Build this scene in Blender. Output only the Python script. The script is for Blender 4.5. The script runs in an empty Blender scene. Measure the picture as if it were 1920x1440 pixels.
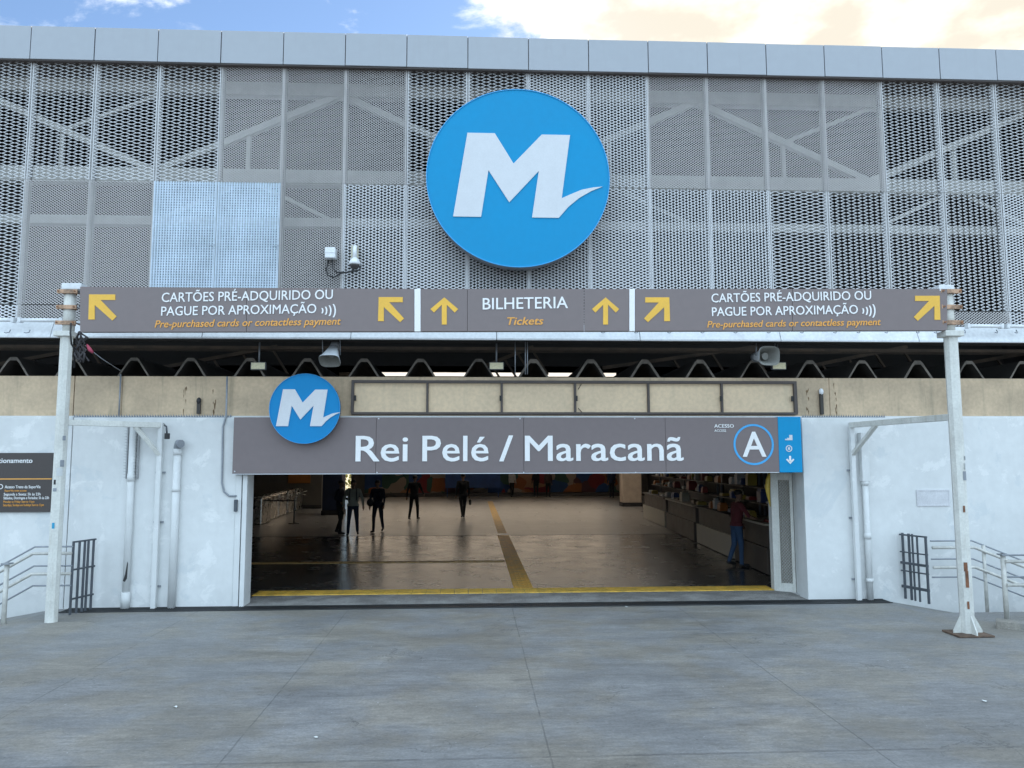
import bpy, bmesh, math, random
from mathutils import Vector, Matrix, noise as mnoise
random.seed(7)
R = math.radians
SC = bpy.context.scene
C = SC.collection

# ------------------------------------------------------------------ camera
CAMH, F, PITCH, YAW, ROLL = 2.35, 1445.0, 0.09855, 0.04914, -0.00246   # F in pixels of the 1920 px wide photograph
cyw, syw, cpt, spt = math.cos(YAW), math.sin(YAW), math.cos(PITCH), math.sin(PITCH)
FW = Vector((syw*cpt, cyw*cpt, spt)); RT = Vector((cyw, -syw, 0)); UP = RT.cross(FW)
cr, sr = math.cos(ROLL), math.sin(ROLL)
RT, UP = cr*RT + sr*UP, -sr*RT + cr*UP
EYE = Vector((0, 0, CAMH))
cam = bpy.data.objects.new('camera', bpy.data.cameras.new('camera'))
C.objects.link(cam)
m = Matrix.Identity(4)
for i in range(3):
    m[i][0], m[i][1], m[i][2] = RT[i], UP[i], -FW[i]
m.translation = EYE
cam.matrix_world = m
cam.data.sensor_width = 36; cam.data.lens = F/1920*36
cam.data.clip_start = 0.05; cam.data.clip_end = 3000
SC.camera = cam

# ------------------------------------------------------------------ sky, sun, exposure
SUN_EL, SUN_AZ = 37.0, 31.0            # sun behind the station, to the right of the view
w = bpy.data.worlds.new('World'); SC.world = w; w.use_nodes = True
nt = w.node_tree; N = nt.nodes; L = nt.links
for n in list(N): N.remove(n)
def nd(tree, typ, **kw):
    n = tree.nodes.new(typ)
    for k, v in kw.items():
        if k.startswith('i_'):
            n.inputs[k[2:].replace('_', ' ')].default_value = v
        else: setattr(n, k, v)
    return n
def mth(tree, op, a, b=None, clamp=False):
    n = tree.nodes.new('ShaderNodeMath'); n.operation = op; n.use_clamp = clamp
    for k, v in ((0, a), (1, b)):
        if v is None: continue
        if isinstance(v, (int, float)): n.inputs[k].default_value = v
        else: tree.links.new(v, n.inputs[k])
    return n.outputs[0]
def ramp(tree, src, a, b, va=0.0, vb=1.0, smooth=True):
    n = tree.nodes.new('ShaderNodeMapRange'); n.interpolation_type = 'SMOOTHSTEP' if smooth else 'LINEAR'
    tree.links.new(src, n.inputs[0])
    n.inputs[1].default_value = a; n.inputs[2].default_value = b
    n.inputs[3].default_value = va; n.inputs[4].default_value = vb
    return n.outputs[0]
def mixc(tree, fac, a, b, mode='MIX'):
    n = tree.nodes.new('ShaderNodeMix'); n.data_type = 'RGBA'; n.blend_type = mode
    for k, v in ((0, fac), (6, a), (7, b)):
        if isinstance(v, (int, float)): n.inputs[k].default_value = v
        elif isinstance(v, (tuple, list)): n.inputs[k].default_value = (*v[:3], 1)
        else: tree.links.new(v, n.inputs[k])
    return n.outputs[2]
SKY_STR, CLOUD = 0.097, 8.2
sky = nd(nt, 'ShaderNodeTexSky'); sky.sky_type = 'NISHITA'; sky.sun_disc = False
sky.sun_elevation = R(SUN_EL); sky.sun_rotation = R(SUN_AZ)
sky.air_density = 1.0; sky.dust_density = 0.15; sky.ozone_density = 2.6
tc = nd(nt, 'ShaderNodeTexCoord')
mp = nd(nt, 'ShaderNodeMapping'); mp.inputs['Scale'].default_value = (1, 1, 1.9); mp.inputs['Location'].default_value = (0.37, 0.1, 0.0)
L.new(tc.outputs['Generated'], mp.inputs['Vector'])
nz = nd(nt, 'ShaderNodeTexNoise', i_Scale=4.6, i_Detail=9.0, i_Roughness=0.6, i_Distortion=0.25); L.new(mp.outputs[0], nz.inputs['Vector'])
nz2 = nd(nt, 'ShaderNodeTexNoise', i_Scale=12.0, i_Detail=6.0, i_Roughness=0.55); L.new(mp.outputs[0], nz2.inputs['Vector'])
dot = nd(nt, 'ShaderNodeVectorMath', operation='DOT_PRODUCT'); L.new(tc.outputs['Generated'], dot.inputs[0])
ce, se = math.cos(R(SUN_EL)), math.sin(R(SUN_EL))
dot.inputs[1].default_value = (ce*math.sin(R(SUN_AZ)), ce*math.cos(R(SUN_AZ)), se)
near = ramp(nt, dot.outputs['Value'], 0.850, 0.975)
sepw = nd(nt, 'ShaderNodeSeparateXYZ'); L.new(tc.outputs['Generated'], sepw.inputs[0])
dens = mth(nt, 'ADD', nz.outputs[0], mth(nt, 'MULTIPLY', near, 0.36))
dens = mth(nt, 'ADD', dens, ramp(nt, sepw.outputs[1], 0.45, -0.25, 0.0, 0.20))      # added cloud behind the viewer, out of view, lights the facade
mask = ramp(nt, dens, 0.525, 0.65)
shade = ramp(nt, nz2.outputs[0], 0.36, 0.62, 0.80, 1.14)
ccol = mixc(nt, near, (0.93*CLOUD, 0.96*CLOUD, 1.0*CLOUD), (0.79*CLOUD, 0.73*CLOUD, 0.62*CLOUD))
ccol = mixc(nt, ramp(nt, sepw.outputs[1], 0.3, -0.3), ccol, (0.98*CLOUD, 1.26*CLOUD, 1.52*CLOUD))   # added clouds behind the viewer, brightened and blued to light the facade
ccol = mixc(nt, 1.0, ccol, shade, 'MULTIPLY')
skyc = mixc(nt, mask, sky.outputs[0], ccol)
bg = nd(nt, 'ShaderNodeBackground', i_Strength=SKY_STR); L.new(skyc, bg.inputs[0])
wo = nd(nt, 'ShaderNodeOutputWorld'); L.new(bg.outputs[0], wo.inputs[0])
sl = bpy.data.lights.new('sun', 'SUN'); sl.energy = 2.4; sl.angle = R(0.5); sl.color = (1.0, 0.87, 0.70)
sun = bpy.data.objects.new('sun', sl); C.objects.link(sun)
sd = Vector((ce*math.sin(R(SUN_AZ)), ce*math.cos(R(SUN_AZ)), se))
sun.rotation_euler = (-sd).to_track_quat('-Z', 'Y').to_euler(); sun.location = sd*60
SC.view_settings.view_transform = 'Standard'; SC.view_settings.look = 'None'
SC.view_settings.gamma = 1.0; SC.view_settings.use_curve_mapping = False
SC.view_settings.exposure = 0.98
SC.cycles.use_denoising = True
SC.cycles.max_bounces = 10; SC.cycles.diffuse_bounces = 6; SC.cycles.glossy_bounces = 4; SC.cycles.transmission_bounces = 6

# ------------------------------------------------------------------ pixel -> place
def ray(px, py):
    return FW + RT*((px-960)/F) + UP*((720-py)/F)
def P(px, py, Y):
    d = ray(px, py); return EYE + d*(Y/d.y)
def G(px, py, z=0.0):
    d = ray(px, py); return EYE + d*((z-CAMH)/d.z)
def PX(px, py, X):
    d = ray(px, py); return EYE + d*(X/d.x)

# ------------------------------------------------------------------ materials
MATS = {}
def mat(name, col, rough=0.6, metal=0.0, var=0.12, scale=3.0, bump=0.0, bscale=60.0, spec=0.5, drip=0.0, dripcol=None, streak=(8, 8, 0.6), fine=0.06):
    """painted / mineral surface: two octaves of tone, optional vertical run-off stains, bump"""
    if name in MATS: return MATS[name]
    M = bpy.data.materials.new(name); M.use_nodes = True; t = M.node_tree
    b = t.nodes['Principled BSDF']
    tcn = nd(t, 'ShaderNodeTexCoord')
    n1 = nd(t, 'ShaderNodeTexNoise', i_Scale=scale, i_Detail=5.0, i_Roughness=0.6); t.links.new(tcn.outputs['Object'], n1.inputs['Vector'])
    n2 = nd(t, 'ShaderNodeTexNoise', i_Scale=scale*14, i_Detail=3.0); t.links.new(tcn.outputs['Object'], n2.inputs['Vector'])
    f = ramp(t, n1.outputs[0], 0.3, 0.7, 1-var, 1+var*0.6)
    g = ramp(t, n2.outputs[0], 0.3, 0.7, 1-fine, 1+fine)
    k = mth(t, 'MULTIPLY', f, g)
    c = mixc(t, 1.0, col, k, 'MULTIPLY')
    if drip:
        mpn = nd(t, 'ShaderNodeMapping'); mpn.inputs['Scale'].default_value = streak
        t.links.new(tcn.outputs['Object'], mpn.inputs['Vector'])
        n3 = nd(t, 'ShaderNodeTexNoise', i_Scale=1.0, i_Detail=4.0, i_Roughness=0.65); t.links.new(mpn.outputs[0], n3.inputs['Vector'])
        d = ramp(t, n3.outputs[0], 0.52, 0.75, 0.0, drip)
        c = mixc(t, d, c, dripcol or (col[0]*0.5, col[1]*0.47, col[2]*0.42))
    t.links.new(c, b.inputs['Base Color'])
    rr = ramp(t, n1.outputs[0], 0.3, 0.7, max(0.02, rough-0.08), min(1, rough+0.08)); t.links.new(rr, b.inputs['Roughness'])
    b.inputs['Metallic'].default_value = metal; b.inputs['Specular IOR Level'].default_value = spec
    if bump:
        n4 = nd(t, 'ShaderNodeTexNoise', i_Scale=bscale, i_Detail=4.0); t.links.new(tcn.outputs['Object'], n4.inputs['Vector'])
        bp = nd(t, 'ShaderNodeBump', i_Strength=bump, i_Distance=0.01); t.links.new(n4.outputs[0], bp.inputs['Height']); t.links.new(bp.outputs[0], b.inputs['Normal'])
    MATS[name] = M
    return M

M_white = mat('white_wall_paint', (0.655, 0.665, 0.66), 0.65, var=0.08, scale=0.5, fine=0.025, bump=0.12, bscale=25, drip=0.22, dripcol=(0.50, 0.50, 0.50), streak=(3.5, 3.5, 0.35))
def patch(M, col, amount, scale, lo=.56, hi=.62):
    t = M.node_tree; b = t.nodes['Principled BSDF']; src = b.inputs['Base Color'].links[0].from_socket
    tcn = nd(t, 'ShaderNodeTexCoord'); n = nd(t, 'ShaderNodeTexNoise', i_Scale=scale, i_Detail=7.0, i_Roughness=0.7, i_Distortion=0.4); t.links.new(tcn.outputs['Object'], n.inputs['Vector'])
    t.links.new(mixc(t, ramp(t, n.outputs[0], lo, hi, 0, amount), src, col), b.inputs['Base Color'])
patch(M_white, (0.52, 0.56, 0.58), 0.42, 0.8); patch(M_white, (0.80, 0.80, 0.79), 0.5, 1.7); patch(M_white, (0.36, 0.34, 0.32), 0.55, 2.6, .68, .76)
M_beige = mat('beige_concrete', (0.555, 0.425, 0.29), 0.75, var=0.2, scale=1.3, bump=0.3, bscale=30, drip=0.5, dripcol=(0.27, 0.23, 0.16), streak=(6, 6, 0.5))
M_beige2 = mat('beige_light_panel', (0.67, 0.515, 0.345), 0.6, var=0.08, scale=1.1, drip=0.25, dripcol=(0.42, 0.36, 0.25), streak=(5, 5, 0.5))
M_brown = mat('brown_frame_paint', (0.07, 0.055, 0.05), 0.5, var=0.2)
M_alu = mat('aluminium_cladding', (0.33, 0.35, 0.38), 0.42, 0.3, var=0.05, scale=0.5, fine=0.012, drip=0.25, dripcol=(0.30, 0.31, 0.33), streak=(9, 9, 0.7))
M_gut = mat('white_gutter_metal', (0.66, 0.68, 0.70), 0.38, 0.1, var=0.08, scale=1.5, drip=0.15, streak=(7, 7, 1))
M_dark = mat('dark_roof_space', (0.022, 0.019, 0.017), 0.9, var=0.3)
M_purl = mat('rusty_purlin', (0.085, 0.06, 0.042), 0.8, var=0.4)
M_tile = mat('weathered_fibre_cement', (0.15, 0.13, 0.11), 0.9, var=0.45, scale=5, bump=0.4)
M_tiled = mat('shaded_fibre_cement', (0.022, 0.019, 0.017), 0.95, var=0.3, scale=4)  # the same cement with the void's shade painted into the beam bodies
M_mesh = mat('white_expanded_metal', (0.60, 0.60, 0.61), 0.45, 0.1, var=0.06, scale=1.0, fine=0.03)
M_meshg = mat('grey_expanded_metal', (0.50, 0.475, 0.465), 0.5, 0.15, var=0.08, scale=1.0, fine=0.03)
M_meshm = mat('pale_expanded_metal', (0.62, 0.625, 0.64), 0.45, 0.1, var=0.06, scale=1.0, fine=0.03)
M_corr = mat('new_galvanised_sheet', (0.53, 0.61, 0.69), 0.35, 0.25, var=0.16, scale=1.6, fine=0.05, drip=0.25, dripcol=(0.45, 0.5, 0.6), streak=(2, 2, 1.5))
M_truss = mat('white_truss_paint', (0.50, 0.49, 0.46), 0.6, var=0.15, drip=0.3, dripcol=(0.4, 0.37, 0.32))
M_mull = mat('grey_mullion_paint', (0.42, 0.42, 0.42), 0.55, var=0.12, drip=0.3, dripcol=(0.30, 0.29, 0.27))
M_pole = mat('white_pole_paint', (0.62, 0.62, 0.58), 0.5, var=0.12, scale=2.5, drip=0.4, dripcol=(0.42, 0.38, 0.33), streak=(16, 16, 1.6))
M_rust = mat('rusted_clamp', (0.26, 0.12, 0.06), 0.8, var=0.4, scale=12, bump=0.4)
M_sign = mat('taupe_sign_panel', (0.185, 0.148, 0.145), 0.42, var=0.05, scale=0.7, fine=0.02)
M_name = mat('grey_sign_panel', (0.172, 0.138, 0.138), 0.45, var=0.06, scale=0.7, fine=0.02)
M_lett = mat('white_sign_vinyl', (0.80, 0.80, 0.80), 0.5, var=0.03, fine=0.02)
M_lettg = mat('pale_grey_vinyl', (0.60, 0.62, 0.65), 0.4, var=0.04, fine=0.02)
M_yel = mat('yellow_sign_vinyl', (0.80, 0.46, 0.055), 0.5, var=0.06, fine=0.03)
M_orange = mat('orange_sign_vinyl', (0.76, 0.36, 0.07), 0.5, var=0.05, fine=0.02)
M_blue = mat('blue_sign_enamel', (0.002, 0.265, 0.53), 0.55, var=0.04, scale=0.6, fine=0.015, spec=0.25)
M_blue2 = mat('blue_sign_enamel_small', (0.003, 0.22, 0.50), 0.55, var=0.05, scale=0.8, fine=0.015, spec=0.25)
M_bluer = mat('blue_ring_vinyl', (0.05, 0.36, 0.72), 0.5, var=0.04)
M_rim = mat('grey_sign_rim', (0.16, 0.17, 0.19), 0.5)
M_info = mat('dark_notice_panel', (0.055, 0.045, 0.042), 0.45, var=0.08)
M_black = mat('black_rubber', (0.018, 0.018, 0.02), 0.6)
M_red = mat('faded_red_tape', (0.35, 0.05, 0.09), 0.7)
M_plw = mat('white_plastic', (0.74, 0.76, 0.78), 0.35, var=0.05)
M_horn = mat('pale_horn_plastic', (0.66, 0.70, 0.74), 0.4, var=0.08)
M_hornin = mat('grey_horn_lining', (0.22, 0.22, 0.20), 0.6)
M_lamp = mat('cream_lamp_glass', (0.62, 0.56, 0.36), 0.25, var=0.08)
M_rail = mat('grey_rail_paint', (0.28, 0.30, 0.33), 0.45, 0.3, var=0.15)
M_railw = mat('worn_white_rail', (0.55, 0.54, 0.50), 0.5, 0.1, var=0.2, scale=8)
M_fence = mat('dark_gate_paint', (0.075, 0.085, 0.10), 0.5, 0.2, var=0.2)
M_gatew = mat('cream_gate_paint', (0.64, 0.64, 0.60), 0.5, var=0.12, drip=0.4, dripcol=(0.38, 0.35, 0.28), streak=(10, 10, 0.8))
M_galv = mat('galvanised_mesh', (0.36, 0.33, 0.28), 0.5, 0.4)
M_steel = mat('brushed_steel', (0.52, 0.49, 0.44), 0.28, 0.9, var=0.1)
M_ystrip = mat('yellow_tactile_tile', (0.84, 0.53, 0.09), 0.6, var=0.25, scale=5, fine=0.15)
M_ystripf = mat('worn_yellow_tactile_tile', (0.52, 0.33, 0.12), 0.6, var=0.3, scale=5, fine=0.15)
M_grate = mat('iron_grate', (0.045, 0.047, 0.05), 0.6, 0.4)
M_thr = mat('worn_threshold_concrete', (0.27, 0.26, 0.25), 0.7, var=0.35, scale=3, fine=0.25, bump=0.4)
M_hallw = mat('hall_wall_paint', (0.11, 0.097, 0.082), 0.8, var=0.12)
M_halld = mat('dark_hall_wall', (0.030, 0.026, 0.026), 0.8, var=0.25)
M_col = mat('hall_column_paint', (0.46, 0.36, 0.27), 0.7, var=0.12)
M_navy = mat('navy_panel', (0.018, 0.026, 0.06), 0.6, var=0.2)
M_counter = mat('cream_counter_panel', (0.34, 0.31, 0.25), 0.5, var=0.12)
M_counterd = mat('brown_counter_panel', (0.07, 0.055, 0.045), 0.6, var=0.2)
M_yhose = mat('yellow_jamb_paint', (0.62, 0.44, 0.07), 0.5)
M_green = mat('green_wrapper', (0.05, 0.30, 0.14), 0.5)
M_paper = mat('crumpled_paper', (0.70, 0.72, 0.70), 0.8)
M_skin = mat('skin', (0.20, 0.115, 0.075), 0.55, var=0.06)
M_hair = mat('dark_hair', (0.012, 0.010, 0.009), 0.7)

def ground_material():
    M = bpy.data.materials.new('plaza_concrete'); M.use_nodes = True; t = M.node_tree; b = t.nodes['Principled BSDF']
    tcn = nd(t, 'ShaderNodeTexCoord'); O = tcn.outputs['Object']
    def noise(s, d=5.0, r=0.6, sc=(1, 1, 1), dist=0.0):
        mpn = nd(t, 'ShaderNodeMapping'); mpn.inputs['Scale'].default_value = sc; t.links.new(O, mpn.inputs['Vector'])
        n = nd(t, 'ShaderNodeTexNoise', i_Scale=s, i_Detail=d, i_Roughness=r, i_Distortion=dist); t.links.new(mpn.outputs[0], n.inputs['Vector']); return n.outputs[0]
    big = noise(0.55, 6, 0.62, dist=0.6); mid = noise(2.2, 6, 0.65, (0.45, 1.3, 1), 0.5); fine = noise(38, 4, 0.7); stre = noise(7, 5, 0.7, (0.25, 2.2, 1), 0.4)
    k = mth(t, 'MULTIPLY', ramp(t, big, 0.32, 0.68, 0.86, 1.09), ramp(t, mid, 0.3, 0.72, 0.86, 1.1))
    k = mth(t, 'MULTIPLY', k, ramp(t, noise(13, 8, 0.75, (0.6, 1.3, 1), 0.3), 0.3, 0.7, 0.84, 1.14))
    k = mth(t, 'MULTIPLY', k, ramp(t, fine, 0.25, 0.75, 0.84, 1.16))
    k = mth(t, 'MULTIPLY', k, ramp(t, stre, 0.3, 0.7, 0.92, 1.07))
    base = mixc(t, ramp(t, noise(0.9, 5, 0.6), 0.4, 0.62), (0.232, 0.232, 0.232), (0.245, 0.228, 0.20))
    c = mixc(t, 1.0, base, k, 'MULTIPLY')
    dk = ramp(t, noise(1.15, 5, 0.6, (0.55, 1.6, 1), 0.8), 0.64, 0.72, 0.0, 0.30)      # dark damp patches
    c = mixc(t, dk, c, (0.085, 0.083, 0.08))
    pale = ramp(t, noise(3.4, 7, 0.75, (0.8, 0.9, 1), 0.3), 0.68, 0.80, 0.0, 0.5)     # pale scuffs
    c = mixc(t, pale, c, (0.40, 0.41, 0.42))
    sp = ramp(t, noise(21, 3, 0.5, (1, 1.4, 1)), 0.70, 0.74, 0.0, 0.7); c = mixc(t, sp, c, (0.06, 0.06, 0.06))     # specks, gum
    sp2 = ramp(t, noise(17, 2, 0.5, (1.3, 1, 1), 0.2), 0.74, 0.77, 0.0, 0.6); c = mixc(t, sp2, c, (0.55, 0.56, 0.58))
    vo = nd(t, 'ShaderNodeTexVoronoi', i_Scale=0.42, feature='DISTANCE_TO_EDGE'); dn = nd(t, 'ShaderNodeTexNoise', i_Scale=1.6, i_Detail=6.0, i_Roughness=0.65); t.links.new(O, dn.inputs['Vector'])
    av = nd(t, 'ShaderNodeVectorMath', operation='ADD'); t.links.new(O, av.inputs[0]); t.links.new(dn.outputs[1], av.inputs[1]); t.links.new(av.outputs[0], vo.inputs['Vector'])
    crk = mth(t, 'MULTIPLY', ramp(t, vo.outputs[0], 0.0, 0.006, 0.55, 0.0), ramp(t, noise(0.7, 3), 0.5, 0.6)); c = mixc(t, crk, c, (0.06, 0.06, 0.06))
    st = ramp(t, noise(5.5, 8, 0.8, (1, 1, 1), 1.2), 0.60, 0.72, 0.0, 0.26); c = mixc(t, st, c, (0.12, 0.118, 0.11))
    sep = nd(t, 'ShaderNodeSeparateXYZ'); t.links.new(O, sep.inputs[0]); X, Yc = sep.outputs[0], sep.outputs[1]
    wob = mth(t, 'MULTIPLY', mth(t, 'SUBTRACT', noise(2.5, 4, 0.6), 0.5), 0.025)
    brk = ramp(t, noise(1.7, 3), 0.36, 0.5, 0.15, 1.0)
    jt = None
    def joint(co, x0, hw, st):
        nonlocal jt
        d = mth(t, 'ABSOLUTE', mth(t, 'SUBTRACT', mth(t, 'ADD', co, wob), x0))
        v = mth(t, 'MULTIPLY', ramp(t, d, hw, hw*2.2, st, 0.0), brk)
        jt = v if jt is None else mth(t, 'MAXIMUM', jt, v)
    for px, py in ((1000, 1295), (1550, 1340), (600, 1207), (290, 1190)):
        joint(X, G(px, py).x, 0.0045, 0.38)
    for px, py in ((300, 1434), (1780, 1404)):
        joint(Yc, G(px, py).y, 0.006, 0.35)
    c = mixc(t, jt, c, (0.045, 0.045, 0.047))
    t.links.new(c, b.inputs['Base Color'])
    t.links.new(ramp(t, mid, 0.3, 0.7, 0.50, 0.72), b.inputs['Roughness'])
    hgt = mth(t, 'SUBTRACT', mth(t, 'ADD', mth(t, 'MULTIPLY', fine, 0.35), mth(t, 'MULTIPLY', stre, 0.5)), jt)
    bp = nd(t, 'ShaderNodeBump', i_Strength=0.35, i_Distance=0.012); t.links.new(hgt, bp.inputs['Height']); t.links.new(bp.outputs[0], b.inputs['Normal'])
    return M
M_ground = ground_material()

def floor_material(name, a, bcol, rough, bmp=0.07):
    M = bpy.data.materials.new(name); M.use_nodes = True; t = M.node_tree; b = t.nodes['Principled BSDF']
    tcn = nd(t, 'ShaderNodeTexCoord'); O = tcn.outputs['Object']
    br = nd(t, 'ShaderNodeTexBrick', i_Scale=1.0); br.offset = 0.0
    br.inputs['Brick Width'].default_value = 1.2; br.inputs['Row Height'].default_value = 0.9; br.inputs['Mortar Size'].default_value = 0.006
    br.inputs['Color1'].default_value = (*a, 1); br.inputs['Color2'].default_value = (*bcol, 1); br.inputs['Mortar'].default_value = (a[0]*.5, a[1]*.5, a[2]*.5, 1)
    t.links.new(O, br.inputs['Vector'])
    n = nd(t, 'ShaderNodeTexNoise', i_Scale=1.4, i_Detail=6.0, i_Roughness=0.65); t.links.new(O, n.inputs['Vector'])
    c = mixc(t, 1.0, br.outputs[0], ramp(t, n.outputs[0], 0.3, 0.7, 0.86, 1.12), 'MULTIPLY')
    t.links.new(c, b.inputs['Base Color'])
    t.links.new(ramp(t, n.outputs[0], 0.3, 0.7, rough-0.03, rough+0.05), b.inputs['Roughness'])
    n2 = nd(t, 'ShaderNodeTexNoise', i_Scale=9.0, i_Detail=3.0); t.links.new(O, n2.inputs['Vector'])
    bp = nd(t, 'ShaderNodeBump', i_Strength=bmp, i_Distance=0.01); t.links.new(n2.outputs[0], bp.inputs['Height']); t.links.new(bp.outputs[0], b.inputs['Normal'])
    return M
M_floor = floor_material('shaded_polished_floor', (0.045, 0.044, 0.042), (0.054, 0.052, 0.050), 0.24, 0.0)  # near half of the hall floor, its dimmer light painted into the colour
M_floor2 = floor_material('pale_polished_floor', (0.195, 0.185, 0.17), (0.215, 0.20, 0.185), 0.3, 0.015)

def mural_material():
    M = bpy.data.materials.new('mural_paint'); M.use_nodes = True; t = M.node_tree; b = t.nodes['Principled BSDF']
    tcn = nd(t, 'ShaderNodeTexCoord'); O = tcn.outputs['Object']
    n = nd(t, 'ShaderNodeTexNoise', i_Scale=0.8, i_Detail=3.0); t.links.new(O, n.inputs['Vector'])
    add = nd(t, 'ShaderNodeVectorMath', operation='ADD'); t.links.new(O, add.inputs[0]); t.links.new(n.outputs[1], add.inputs[1])
    v = nd(t, 'ShaderNodeTexVoronoi', i_Scale=1.15); t.links.new(add.outputs[0], v.inputs['Vector'])
    sep = nd(t, 'ShaderNodeSeparateColor'); t.links.new(v.outputs['Color'], sep.inputs[0])
    cr_ = nd(t, 'ShaderNodeValToRGB'); cr_.color_ramp.interpolation = 'CONSTANT'
    cols = [(0.0, (0.22, 0.02, 0.02)), (0.17, (0.34, 0.25, 0.18)), (0.33, (0.30, 0.09, 0.02)), (0.48, (0.02, 0.06, 0.16)), (0.63, (0.10, 0.03, 0.03)), (0.76, (0.04, 0.09, 0.06)), (0.88, (0.36, 0.17, 0.08))]
    e = cr_.color_ramp.elements
    e[0].position, e[0].color = cols[0][0], (*cols[0][1], 1); e[1].position, e[1].color = cols[1][0], (*cols[1][1], 1)
    for p, cc in cols[2:]:
        x = e.new(p); x.color = (*cc, 1)
    t.links.new(sep.outputs[0], cr_.inputs[0]); t.links.new(cr_.outputs[0], b.inputs['Base Color']); b.inputs['Roughness'].default_value = 0.7
    return M
M_mural = mural_material()
def added_skylight_material():  # diffusing sheet for the added roof light and glazing
    M = bpy.data.materials.new('milky_roof_sheet'); M.use_nodes = True; t = M.node_tree
    for n in list(t.nodes): t.nodes.remove(n)
    tr = nd(t, 'ShaderNodeBsdfTranslucent'); tr.inputs[0].default_value = (0.80, 0.62, 0.45, 1)
    tcn = nd(t, 'ShaderNodeTexCoord'); n = nd(t, 'ShaderNodeTexNoise', i_Scale=1.0, i_Detail=4.0); t.links.new(tcn.outputs['Object'], n.inputs['Vector'])
    c = mixc(t, n.outputs[0], (0.72, 0.66, 0.60), (0.95, 0.89, 0.81)); t.links.new(c, tr.inputs[0])
    o = nd(t, 'ShaderNodeOutputMaterial'); t.links.new(tr.outputs[0], o.inputs[0]); return M
M_skyl = added_skylight_material()
def glass_material():
    M = bpy.data.materials.new('display_glass'); M.use_nodes = True; b = M.node_tree.nodes['Principled BSDF']
    b.inputs['Base Color'].default_value = (0.8, 0.85, 0.85, 1); b.inputs['Roughness'].default_value = 0.05; b.inputs['Alpha'].default_value = 0.12
    return M
M_glass = glass_material()
GOODS = [mat('wrapper_%s' % n, c, 0.45, var=0.15) for n, c in (('yellow', (0.300, 0.216, 0.036)), ('cream', (0.330, 0.300, 0.228)), ('red', (0.192, 0.024, 0.018)), ('orange', (0.300, 0.090, 0.012)), ('blue', (0.024, 0.048, 0.132)), ('white', (0.372, 0.372, 0.360)), ('brown', (0.096, 0.054, 0.030)))]
def cloth(n, c): return mat('cloth_' + n, c, 0.9, var=0.15, scale=6, bump=0.2, bscale=20)

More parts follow.
